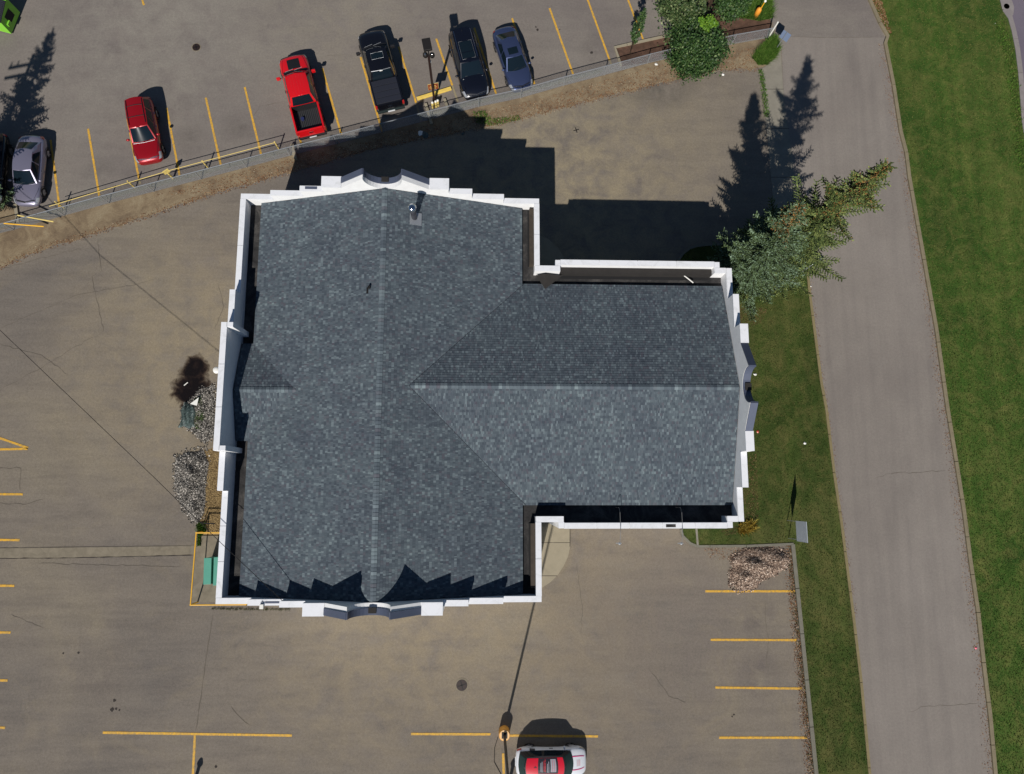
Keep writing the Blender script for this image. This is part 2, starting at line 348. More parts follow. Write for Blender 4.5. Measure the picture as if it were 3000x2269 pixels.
# sidewalk joints
for a, b in (((2236, 262), (2296, 262)), ((2246, 377), (2311, 377)), ((2258, 520), (2327, 520)), ((2268, 640), (2345, 640))):
    ribbon(MB(), P([a, b]), .035, .0075).build('joint', m_seam, walk)
# lawns with their kerbs
lawn_m = [(1975, 870), (1979, 800), (1988, 763), (2000, 745), (2020, 729), (2045, 722), (2076, 719), (2200, 716), (2277, 715), (2355, 713)]
lawn_s = [(2324, 1594), (2185, 1600), (2043, 1601), (2021, 1592), (1999, 1570), (1994, 1551), (1990, 1480)]
lot_e = [(2321, 1594), (2390, 2269), (2412, 2500), (2440, 2800)]
tag(MB().prism(P(lawn_m + road_w[5:] + lot_e[::-1] + lawn_s[1:]), -.05, .07).build('lawn', m_lawn), kind='structure')
lawn_e = P(road_e) + P([(3300, 2800), (3250, 1600), (3050, 700), (2994, 359), (2983, 215), (2974, 143), (2963, 90), (2953, 54), (2935, 29), (2931, 0), (2900, -300)])
tag(MB().prism(lawn_e, -.05, .07).build('lawn_east', m_lawn2), kind='structure')
st = P([(2900, -300), (2931, 0), (2935, 29), (2953, 54), (2963, 90), (2974, 143), (2983, 215), (2994, 359), (3050, 700), (3250, 1600), (3300, 2800), (4200, 2800), (4200, -300)])
tag(MB().sheet(st, .003).build('street', m_far), kind='structure')
def kerb(name, pts, wd, h, mat, seg=3.0):
    """a kerb cast in lengths: each length is a part of its own"""
    rs = resample(pts, .9); n_ = len(rs); k = max(1, int(round(seg / .9))); root = None
    for i in range(0, n_ - 1, k):
        q = rs[i:min(i + k + 1, n_)]
        if len(q) < 2: continue
        a = Vector(q[0]); q = list(q); q[0] = q[0].lerp(q[1], .02); q[-1] = q[-1].lerp(q[-2], .02)
        if root is None:
            root = ribbon(MB(), q, wd, -.03, h + .03).build(name, mat); tag(root, kind='structure')
        else: ribbon(MB(), q, wd, -.03, h + .03).build('kerb_length', mat, root)
    return root
kerb('kerb_road_west', P(road_w[4:15]), .17, .12, m_curb)
kerb('kerb_road_east', P(road_e[:21]), .24, .12, concrete('east_kerb_concrete', srgb(160, 148, 122)))
kerb('kerb_lot_east', P(lot_e[:3]), .24, .12, m_curbg)
kerb('kerb_lot_north', P(lawn_s[:6]), .15, .11, m_curbg)
kerb('kerb_lawn_north', P(lawn_m[1:8]), .15, .11, m_curbg)
kerb('kerb_street', P([(2915, -150), (2933, 0), (2940, 30), (2957, 54), (2967, 90), (2978, 143), (2987, 215), (2998, 359), (3054, 700)]), .36, .11, m_pink)
kb = MB().prism(P([(2938, 2), (2950, -10), (2962, 5), (2968, 24), (2966, 45), (2958, 58), (2944, 40), (2936, 28)]), .0, .1).build('catch_basin_apron', m_pink); tag(kb, kind='structure')
MB().lathe([(.0, .112), (.22, .112)][::-1], at(2946, 22), 14).build('grate', m_rust, kb)
# inset garden kerb and swale
verge = [(-60, 800), (0, 786), (108, 735), (229, 700), (450, 628), (640, 565), (850, 505), (1100, 432), (1409, 376), (1600, 329), (1753, 290), (1907, 252), (2111, 205), (2225, 204), (2250, 190), (2265, 172), (2273, 160), (2262, 130)]
vp = P(verge)
vv = []
for i in range(len(vp) - 1):
    a, b = Vector(vp[i]), Vector(vp[i + 1]); k = max(1, int((b - a).length / .35))
    for j in range(k):
        p = a.lerp(b, j / k); vv.append((p.x + random.uniform(-.1, .1), p.y + random.uniform(-.14, .14)))
north_edge = [(p.x, p.y) for p in fw][::-1]
tag(MB().sheet(vv + north_edge, .004).build('dirt_verge', m_dirt), kind='structure')
bed = P([(1801, 141), (1941, 110), (2012, 96), (2040, 60), (2062, -60), (2240, -60), (2250, 10), (2259, 42), (2257, 60), (2262, 70), (2250, 108), (2142, 128), (2020, 154), (1896, 184), (1819, 196)])
tag(MB().sheet(bed, .008).build('planting_bed', m_bed), kind='structure')
kerb('kerb_bed', P([(1819, 196), (1801, 141), (1941, 110), (2012, 96)]), .16, .12, m_conc)
kerb('kerb_fence', [tuple((fw[i] + Vector((-fdir(i).y, fdir(i).x, 0)) * .42)[:2]) for i in range(0, 8)], .24, .09, m_curbg)
kerb('kerb_fence_middle', [tuple((fw[i] + Vector((-fdir(i).y, fdir(i).x, 0)) * .36)[:2]) for i in range(10, 15)], .22, .08, m_curbg)
# planted island at the left edge
isl = P([(-300, 600), (-20, 600), (20, 604), (48, 612), (56, 662), (0, 675), (-300, 760)])
tag(MB().prism(isl, -.02, .08).build('island_bed', m_dirt), kind='structure')
kerb('kerb_island', P([(47, 600), (50, 620), (55, 655)]), .2, .12, m_conc)
blades('weeds', np.array([(p[0] + random.uniform(-1, .9), p[1] + random.uniform(-.7, .7)) for p in P([(20, 640)] * 900)]), .07, .16, .02, m_weed, 'weeds in the bed at the left edge below the cars', 'weeds', .9) if False else None

# painted lines (parts of the lot they lie on)
def pline(a, b, par, mat=m_line, wd=.14, z=.004):
    p0, p1 = [Vector(q) for q in P([a, b])]; rs = resample([p0, p1], .35)
    ws = [wd * random.uniform(.93, 1.06) for _ in rs]
    return ribbon(MB(), rs, ws, z).build('parking_line', mat, par)
lotn = bpy.data.objects['parking_lot_north']
for a, b in [((415, -6), (421.5, 16)), ((148, 410.5), (175, 613)), ((258, 378), (292, 581)), ((373, 347), (407, 525)), ((488, 317), (526, 514)), ((603, 287), (647, 485)), ((717, 256), (765, 454)),
             ((831, 227), (883, 425)), ((944, 200), (1000, 395)), ((1056.5, 168), (1120, 386)), ((1168, 137), (1219, 302)), ((1278, 114), (1325, 251)), ((1389, 82), (1454, 277)),
             ((1500, 54), (1566, 247)), ((1610, 24.5), (1679, 218)), ((1718, -10), (1786, 177)), ((1834, -15), (1884.5, 117.5)), ((1947, -20), (1968, 30))]:
    pline(a, b, lotn)
for a, b in [((1325, 252), (1341, 298)), ((1219, 303), (1235, 356)), ((1786, 178), (1791, 190)), ((407, 526), (411, 540))]: pline(a, b, lotn, m_linef)
for a, b in [((2066.5, 1733), (2329, 1733)), ((2082, 1875), (2335, 1876)), ((2096, 2015), (2350, 2018)), ((2107, 2162), (2365, 2162)),
             ((301, 2147), (855, 2155.5)), ((571, 2155), (562, 2330)), ((1204, 2151), (1437, 2152)), ((1493, 2156), (1752, 2158)), ((1474, 2208), (1477, 2330)),
             ((-70, 1448), (67, 1449)), ((-70, 1582), (57, 1583)), ((-70, 1716), (42, 1717)), ((-70, 1853), (31, 1854)), ((-70, 1993.5), (22, 1994.5)), ((-70, 2132), (15, 2133)),
             ((-70, 1260), (82, 1313)), ((-70, 1319), (81, 1315.5))]:
    pline(a, b, lot)
# cracks and joints
def crack(pts, par, wd=.024, z=.002, mat=m_crack, jit=.05):
    rs = resample(P(pts), .3); rs = [Vector((p.x + random.uniform(-jit, jit), p.y + random.uniform(-jit, jit))) for p in rs]
    ws = [wd * random.uniform(.3, 1.3) for _ in rs]; ws[0] = ws[-1] = .004
    return ribbon(MB(), rs, ws, z).build('crack', mat, par)
for pts in ([(2560, 1401), (2610, 1387), (2690, 1385), (2770, 1378)], [(2660, 2088), (2700, 2073), (2750, 2068), (2868, 2061)]): crack(pts, road, .035, .003, m_crack)
crack([(2300, 108), (2400, 111), (2560, 110)], road, .03, .009, m_crack, .01)
for pts in ([(270, 810), (275, 844), (288, 890), (296, 936), (305, 971), (285, 982), (259, 995), (190, 1036), (120, 1077), (0, 1144), (-60, 1170)], [(0, 961), (111, 914), (221, 866), (396, 835), (449, 819)],
            [(0, 790), (110, 760), (240, 728)], [(676, 2070), (698, 2097), (731, 2125)], [(30, 1800), (80, 1822), (130, 1840)], [(0, 1475), (70, 1478), (130, 1462)],
            [(110, 1651), (300, 1656), (530, 1660)], [(1690, 1650), (1705, 1780), (1703, 1860)], [(2240, 1760), (2250, 1880), (2245, 1960)], [(640, 835), (655, 900), (628, 970)],
            [(-20, 1370), (60, 1372), (58, 1440)], [(285, 700), (300, 800)], [(0, 1010), (120, 1040), (200, 1100)], [(1900, 1960), (1960, 2040), (2010, 2060)]):
    crack(pts, lot, .026)
crack([(624, 1800), (604, 1927), (590, 2030), (574, 2141)], lot, .05, .002, m_crack, .015)
crack([(950, 165), (1010, 160)], lotn, .03, .001); crack([(745, 340), (760, 310), (830, 300)], lotn, .03, .001)
ribbon(MB(), P([(-70, 1622), (0, 1622), (200, 1620), (569, 1613)]), [.62] * 4, .003).build('concrete_swale', m_swale, lot)
crack([(-70, 1637), (0, 1637), (200, 1635), (569, 1627)], lot, .06, .007, m_seam, .01); crack([(-70, 1606), (0, 1606), (300, 1603), (569, 1600)], lot, .03, .007, m_crack, .01)

# entrance slabs in the two inner corners, cast in panels
def arc_pad(name, poly, joints, z):
    o = MB().prism(P(poly), -.02, z).build(name, m_conc); tag(o, kind='structure')
    for a, b in joints: ribbon(MB(), P([a, b]), .03, z + .003).build('joint', m_seam, o)
arc_pad('entrance_pad', [(1560, 1500), (1670, 1500), (1670, 1600), (1664, 1630), (1650, 1660), (1634, 1684), (1612, 1706), (1588, 1722), (1560, 1728)], [((1575, 1590), (1669, 1590)), ((1575, 1687), (1632, 1687)), ((1669, 1602), (1669, 1500))], .1)
arc_pad('entrance_pad_north', [(1560, 860), (1672, 860), (1668, 800), (1655, 762), (1636, 730), (1606, 702), (1575, 690), (1560, 688)], [((1575, 790), (1664, 790))], .1)

ribbon(MB(), P([(2036, 1510), (2043, 1601)]), .13, .075, .03).build('kerb_length', m_walk, bpy.data.objects['kerb_lot_north'])
# puddle and stained ground west of the building
def blobpoly(pts, jit=.06, step=.3):
    rs = resample(P(pts + [pts[0]]), step)[:-1]; return [(p.x + random.uniform(-jit, jit), p.y + random.uniform(-jit, jit)) for p in rs]
def puddle_mat():
    q = N('muddy_puddle'); q.rough(.14); q.p.inputs['Specular IOR Level'].default_value = .3
    spots = [((574, 1078), .45, 1.15), ((566, 1105), .5, 1.25), ((560, 1140), .75, 1.6), ((572, 1165), .5, 1.3), ((548, 1190), .1, .8)]
    m_ = None
    for (px, py), r0, r1 in spots:
        c_ = at(px, py); b_ = q.blob(c_.x, c_.y, r0, r1)
        if m_ is None: m_ = b_
        else:
            k_ = q.n('Math', operation='MAXIMUM'); q.l(m_, k_.inputs[0]); q.l(b_, k_.inputs[1]); m_ = k_.outputs[0]
    ad = q.n('Math', operation='ADD'); q.l(m_, ad.inputs[0]); q.l(q.mr(q.noise(1.6, 6, .65, dist=.6), .2, .8, -.45, .45), ad.inputs[1])
    q.l(q.mr(ad.outputs[0], .30, .78, 0, .97), q.p.inputs['Alpha'])
    q.base(q.ramp(ad.outputs[0], [(.45, srgb(84, 70, 58)), (.8, srgb(38, 30, 26)), (1, srgb(24, 20, 19))])); return q.m
tag(MB().sheet(P([(490, 1020), (640, 1020), (640, 1230), (490, 1250)]), .007).build('puddle', puddle_mat()), kind='structure')
# utility pad by the green cabinets
pd = MB().prism(P([(579, 1570), (660, 1570), (660, 1764), (563, 1764)]), -.02, .05).build('utility_pad', m_swale); tag(pd, kind='structure')

# ------------------------------------------------------------------ scattered stuff
def rand_in_poly(poly, n):
    """n points inside a polygon (numpy rejection)"""
    pg = np.array(poly); lo, hi = pg.min(0), pg.max(0); out = np.zeros((0, 2))
    while len(out) < n:
        q = rng.uniform(lo, hi, (n * 2, 2)); inside = np.zeros(len(q), bool); j = len(pg) - 1
        for i in range(len(pg)):
            xi, yi = pg[i]; xj, yj = pg[j]
            c = ((yi > q[:, 1]) != (yj > q[:, 1])) & (q[:, 0] < (xj - xi) * (q[:, 1] - yi) / (yj - yi + 1e-12) + xi); inside ^= c; j = i
        out = np.vstack([out, q[inside]])
    return out[:n]
def blades(name, pts, z, h, wd, mat, label, cat='grass', spread=.5, parent=None):
    n = len(pts); a = rng.uniform(0, 2 * np.pi, n); hh = h * rng.uniform(.5, 1.3, n); ln = rng.uniform(0, spread, n) * hh; b = rng.uniform(0, 2 * np.pi, n)
    P0 = np.c_[pts[:, 0] - wd * np.cos(a), pts[:, 1] - wd * np.sin(a), np.full(n, z)]; P1 = np.c_[pts[:, 0] + wd * np.cos(a), pts[:, 1] + wd * np.sin(a), np.full(n, z)]
    P2 = np.c_[pts[:, 0] + ln * np.cos(b), pts[:, 1] + ln * np.sin(b), z + hh]
    V = np.stack([P0, P1, P2], 1).reshape(-1, 3); F = np.arange(3 * n).reshape(-1, 3)
    o = np_mesh(name, V, F, mat, parent)
    return tag(o, label, cat, kind='stuff')
lm_poly = P(lawn_m[2:] + road_w[5:14] + lot_e[1::-1] + lawn_s[1:-1])
blades('grass', rand_in_poly(lm_poly, 42000), .068, .07, .02, m_blade, 'short mown grass on the narrow lawn beside the white building')
le_poly = P(road_e[1:20] + [(3060, 2269), (3060, 700), (2990, 359), (2978, 215), (2968, 143), (2945, 60), (2925, 0)])
blades('grass', rand_in_poly(le_poly, 60000), .068, .08, .022, m_blade, 'short grass on the wide lawn east of the road')
def litter(name, pts, z, s, mat, label, cat):
    n = len(pts); a = rng.uniform(0, 2 * np.pi, n); ss = s * rng.uniform(.4, 1.4, n); tl = rng.uniform(-.5, .5, (n, 2))
    V = []
    for k, (u, v) in enumerate(((-1, 0), (0, -.6), (1, 0), (0, .6))):
        x = (u * np.cos(a) - v * np.sin(a)) * ss; y = (u * np.sin(a) + v * np.cos(a)) * ss
        V.append(np.c_[pts[:, 0] + x, pts[:, 1] + y, z + .012 + np.abs(x * tl[:, 0] + y * tl[:, 1])])
    V = np.stack(V, 1).reshape(-1, 3); return tag(np_mesh(name, V, np.arange(4 * n).reshape(-1, 4), mat), label, cat, kind='stuff')
def along(pts, n, w0, w1):
    """points scattered beside a line (offset between w0 and w1 metres to its left)"""
    pts = [Vector(p) for p in pts]; L = [(b - a).length for a, b in zip(pts, pts[1:])]; tot = sum(L); out = []
    for _ in range(n):
        s_ = random.uniform(0, tot); i = 0
        while s_ > L[i] and i < len(L) - 1: s_ -= L[i]; i += 1
        a, b = pts[i], pts[i + 1]; t = (b - a).normalized(); p = a + t * s_ + Vector((-t.y, t.x)) * random.uniform(w0, w1) * random.random() ** .5
        out.append((p.x, p.y))
    return np.array(out)
verge_low = P(verge[:14])
litter('leaf_litter', np.vstack([rand_in_poly(P([(450, 575), (850, 465), (1000, 430), (1409, 330), (1600, 285), (1900, 200), (2100, 150), (2225, 140), (2250, 180), (2111, 203), (1907, 250), (1600, 327), (1409, 374), (1000, 460), (640, 563)]), 5200),
       along(verge_low, 3800, -.25, .35)]), .006, .035, m_litter, 'dry leaves and twigs strewn over the dirt verge below the chain link fence', 'leaf litter')
litter('leaf_litter', along(P(road_e[4:20]), 2600, -.75, -.05), .003, .03, m_litter, 'reddish leaf litter in the gutter along the east kerb of the road', 'leaf litter')
litter('leaf_litter', along(P(road_w[4:12]), 900, .06, .4), .003, .025, m_litter, 'thin leaf litter in the gutter along the west kerb of the road', 'leaf litter')
litter('leaf_litter', np.vstack([along(P(lot_e[:2]), 2600, -.75, -.1), rand_in_poly(P([(2060, 1604), (2310, 1606), (2318, 1640), (2080, 1640)]), 500)]), -.005, .032, m_litter, 'leaves and grass clippings along the grey kerb of the south-east bays', 'leaf litter')
blades('weeds', along(P(lot_e[:2]), 1500, -.55, -.1), 0, .1, .02, m_blade, 'thin weeds growing along the grey kerb of the south-east bays', 'weeds')
litter('leaf_litter', rand_in_poly(P([(2155, 1330), (2215, 1330), (2222, 1520), (2200, 1560), (2120, 1570), (2110, 1555), (2168, 1540)]), 1500), .08, .03, m_litter2, 'dry yellow leaves on the grass at the south-east corner of the building', 'leaf litter')
litter('leaf_litter', rand_in_poly(P([(2165, 900), (2250, 905), (2230, 945), (2185, 965), (2150, 1010), (2140, 920)]), 900), .08, .03, m_litter2, 'reddish fallen needles and leaves under the spruces', 'leaf litter')
litter('leaf_litter', rand_in_poly(P([(2546, 0), (2575, 66), (2598, 106), (2610, 100), (2580, 0)]), 900), .08, .04, m_litter, 'orange leaves on the kerb where the road widens', 'leaf litter')
blades('tall_grass', rand_in_poly(P([(2150, 0), (2244, -20), (2254, 21), (2258, 40), (2255, 56), (2222, 62), (2150, 50)]), 9000), .01, .5, .022, m_weed, 'tall green grass growing around the orange utility marker', 'tall grass', 1.2)
blades('tall_grass', rand_in_poly(P([(2246, 128), (2258, 114), (2272, 118), (2278, 150), (2268, 168), (2245, 190), (2222, 192), (2205, 172)]), 6000), .01, .42, .022, m_weed, 'patch of tall green grass at the end of the chain link fence', 'tall grass', 1.2)
blades('weeds', along(P([(2228, 205), (2236, 260), (2246, 345)]), 700, -.25, .25), .01, .14, .02, m_weed, 'weeds in the joint between the lot and the sidewalk', 'weeds', .9)
blades('weeds', rand_in_poly(P([(1385, 330), (1420, 325), (1440, 350), (1520, 340), (1525, 352), (1440, 372), (1395, 362)]), 900), .01, .14, .02, m_weed, 'low green weeds on the dirt verge beyond the black vehicles', 'weeds', .9)
blades('weeds', rand_in_poly(P([(578, 1165), (594, 1165), (600, 1230), (592, 1262), (575, 1255), (572, 1200)]), 900), .1, .16, .02, m_weed, 'green weeds beside the grey green tarp', 'weeds', .9)
blades('weeds', rand_in_poly(P([(578, 1535), (600, 1532), (606, 1555), (590, 1570), (590, 1600), (580, 1600)]), 900), .03, .2, .022, m_weed, 'green weeds at the corner post of the yellow guard rail', 'weeds', .9)
blades('weeds', along(P([(2925, 60), (2955, 170), (2975, 330), (2990, 500)]), 900, -.5, .5), .07, .16, .025, m_weed, 'yellowish weeds on the worn edge of the wide lawn', 'weeds', .9)
blades('weeds', along(P([(620, 1784), (850, 1786)]), 500, -.1, .1), .003, .09, .02, m_blade, 'small weeds along the foot of the south wall', 'weeds')

def stones(name, heaps, n, size, mat, label, z0=0):
    """rounded rubble heaped in mounds: heaps = (polygon, height)"""
    base = np.array([(1, 0, 0), (0, 1, 0), (-1, 0, 0), (0, -1, 0), (0, 0, 1), (0, 0, -1)], float)
    Fb = np.array([(0, 1, 4), (1, 2, 4), (2, 3, 4), (3, 0, 4), (1, 0, 5), (2, 1, 5), (3, 2, 5), (0, 3, 5)])
    Vs = []; Fs = []; c0 = 0
    for poly, hh, frac in heaps:
        k = int(n * frac); p = rand_in_poly(poly, k); pg = np.array(poly)
        dmin = np.full(k, 1e9)
        for i in range(len(pg)):
            a = pg[i - 1]; b = pg[i]; t = np.clip(((p - a) @ (b - a)) / ((b - a) @ (b - a)), 0, 1); dmin = np.minimum(dmin, np.linalg.norm(p - (a + t[:, None] * (b - a)), axis=1))
        bumps = np.sin(p[:, 0] * 3.1 + p[:, 1] * 1.7) * np.sin(p[:, 1] * 4.3 - p[:, 0] * .9) * .5 + .5
        z = z0 + hh * np.clip(dmin / .9, 0, 1) ** .8 * (.45 + .75 * bumps)
        for _l in range(1):
            s_ = size * rng.uniform(.45, 1.5, (k, 1, 1)) * rng.uniform(.6, 1.2, (k, 1, 3))
            V = base[None] * s_; ang = rng.uniform(0, np.pi, k); c, sn = np.cos(ang), np.sin(ang); tl = rng.uniform(-.9, .9, k)
            y, zz = V[..., 1] * np.cos(tl)[:, None] - V[..., 2] * np.sin(tl)[:, None], V[..., 1] * np.sin(tl)[:, None] + V[..., 2] * np.cos(tl)[:, None]
            V = np.stack([V[..., 0] * c[:, None] - y * sn[:, None], V[..., 0] * sn[:, None] + y * c[:, None], zz], -1)
            V += np.c_[p, z + size * .3][:, None]
            Vs.append(V.reshape(-1, 3)); Fs.append((Fb[None] + (np.arange(k) * 6)[:, None, None] + c0).reshape(-1, 3)); c0 += k * 6
    return tag(np_mesh(name, np.vstack(Vs), np.vstack(Fs), mat), label, 'gravel', kind='stuff')
pile = P([(2140, 1640), (2165, 1618), (2200, 1606), (2250, 1604), (2300, 1620), (2310, 1640), (2300, 1665), (2270, 1682), (2235, 1700), (2205, 1725), (2170, 1732), (2142, 1712), (2138, 1680), (2150, 1660)])
MB().sheet([tuple(np.mean(pile, axis=0) + (np.array(p) - np.mean(pile, axis=0)) * .88) for p in pile], .012).build('gravel_gap_shade', plain('gravel_shadow', srgb(70, 58, 50), 1), lot)  # dark sheet under the heap, painted as shade between the stones
stones('gravel', [(pile, .5, .82), ([tuple(np.mean(pile, axis=0) + (np.array(p) - np.mean(pile, axis=0)) * 1.14) for p in pile], .02, .18)], 8000, .048, m_gravel, 'spread heap of pinkish gravel beside the grey kerb in the south-east bays')
ga = P([(515, 1345), (550, 1328), (600, 1322), (612, 1360), (604, 1420), (600, 1500), (580, 1535), (566, 1525), (530, 1480), (512, 1420)])
gb = P([(585, 1140), (630, 1130), (628, 1280), (600, 1298), (560, 1262), (536, 1250), (530, 1205), (545, 1180), (572, 1160)])
def grow(pg, k):
    c = np.mean(pg, axis=0); return [tuple(c + (np.array(p) - c) * k) for p in pg]
for g_ in (grow(ga, .86), grow(gb, .86)): MB().sheet(g_, .011).build('gravel_gap_shade', plain('gravel_shadow_grey', srgb(56, 54, 50), 1), lot)  # dark sheets again: the shade in the gravel gaps as plain colour
stones('gravel', [(ga, .5, .84), (grow(ga, 1.16), .02, .16)], 7000, .045, m_gravelg, 'long heap of grey gravel on the ground by the west wall')
stones('gravel', [(gb, .25, .84), (grow(gb, 1.12), .02, .16)], 4600, .042, m_gravelg, 'loose grey gravel around the tarp by the west wall')
tag(MB().sheet(blobpoly([(600, 1322), (660, 1300), (662, 1575), (585, 1568), (580, 1535), (600, 1500), (606, 1420), (596, 1350)], .06), .006).build('mulch_strip', m_mulch), kind='structure')
litter('bark_mulch', rand_in_poly(P([(598, 1322), (655, 1312), (655, 1560), (590, 1560), (584, 1535), (598, 1500)]), 3600), .02, .04, island('mulch_chips', [(0, kk(srgb(100, 80, 52), .8)), (1, kk(srgb(180, 154, 108), .8))]), 'tan bark mulch between the grey gravel heap and the west wall', 'mulch')

blades('yellow_shrub', rand_in_poly(P([(2165, 1535), (2205, 1528), (2212, 1548), (2190, 1562), (2160, 1560)]), 700), .08, .3, .03, island('yellowing_leaves', [(0, kk(srgb(96, 84, 30), .9)), (.6, kk(srgb(170, 140, 50), .9)), (1, kk(srgb(196, 180, 96), .9))]), 'small yellowing shrub at the south-east corner of the building', 'shrub', 1.4)
# ------------------------------------------------------------------ the building
XW, XE, YS, YN = -14.33, 3.17, -6.07, 17.12                # outer faces of the main block
WX, WYS, WYN = 14.60, -1.79, 12.98                         # wing
T = .28; PB = 5.85                                         # parapet thickness and level
bld = empty('commercial_building', (0, 0, 0), 0, 'white cross-shaped single-storey building with grey shingle roofs and stepped gable parapets', 'building')
def coping(mb_pts, name='coping', mat=None, parent=None): ...
def wall_poly(axis, u_pts, o0, o1, name='wall'):
    """upright wall: outline (along, z) extruded between two offsets; axis 'x' runs along x"""
    n = len(u_pts); mb = MB()
    tris = tessellate_polygon([[Vector((u, z, 0)) for u, z in u_pts]])
    def V3(u, o, z): return (u, o, z) if axis == 'x' else (o, u, z)
    vs = [V3(u, o0, z) for u, z in u_pts] + [V3(u, o1, z) for u, z in u_pts]; fs = []
    for t in tris: fs.append(tuple(t)); fs.append(tuple(i + n for i in t[::-1]))
    for i in range(n): fs.append((i, (i + 1) % n, n + (i + 1) % n, n + i))
    mb.add(vs, fs); o = mb.build(name, m_white, bld)
    bm = bmesh.new(); bm.from_mesh(o.data); bmesh.ops.recalc_face_normals(bm, faces=bm.faces); bm.to_mesh(o.data); bm.free()
    return o
def cope_seg(axis, a, b, o0, o1, z, mat=None, th=.05, over=.02, name='coping', mit0=0, mit1=0):  # open joints between lengths
    """one metal coping length with mitred ends (mit = signed shift of the inner edge)"""
    o0, o1 = min(o0, o1) - over, max(o0, o1) + over; g = .012
    def V3(u, o, zz): return (u, o, zz) if axis == 'x' else (o, u, zz)
    vs = [V3(a + g, o0, z), V3(b - g, o0, z), V3(b - g + mit1, o1, z), V3(a + g + mit0, o1, z)]
    vs += [(p[0], p[1], z + th) for p in vs]
    o = MB().add(vs, [(3, 2, 1, 0), (4, 5, 6, 7), (0, 1, 5, 4), (1, 2, 6, 5), (2, 3, 7, 6), (3, 0, 4, 7)]).build(name, mat or m_cope, bld)
    bm = bmesh.new(); bm.from_mesh(o.data); bmesh.ops.recalc_face_normals(bm, faces=bm.faces); bm.to_mesh(o.data); bm.free()
    return o
def runs(a, b, k): return [(a + (b - a) * i / k, a + (b - a) * (i + 1) / k) for i in range(k)]

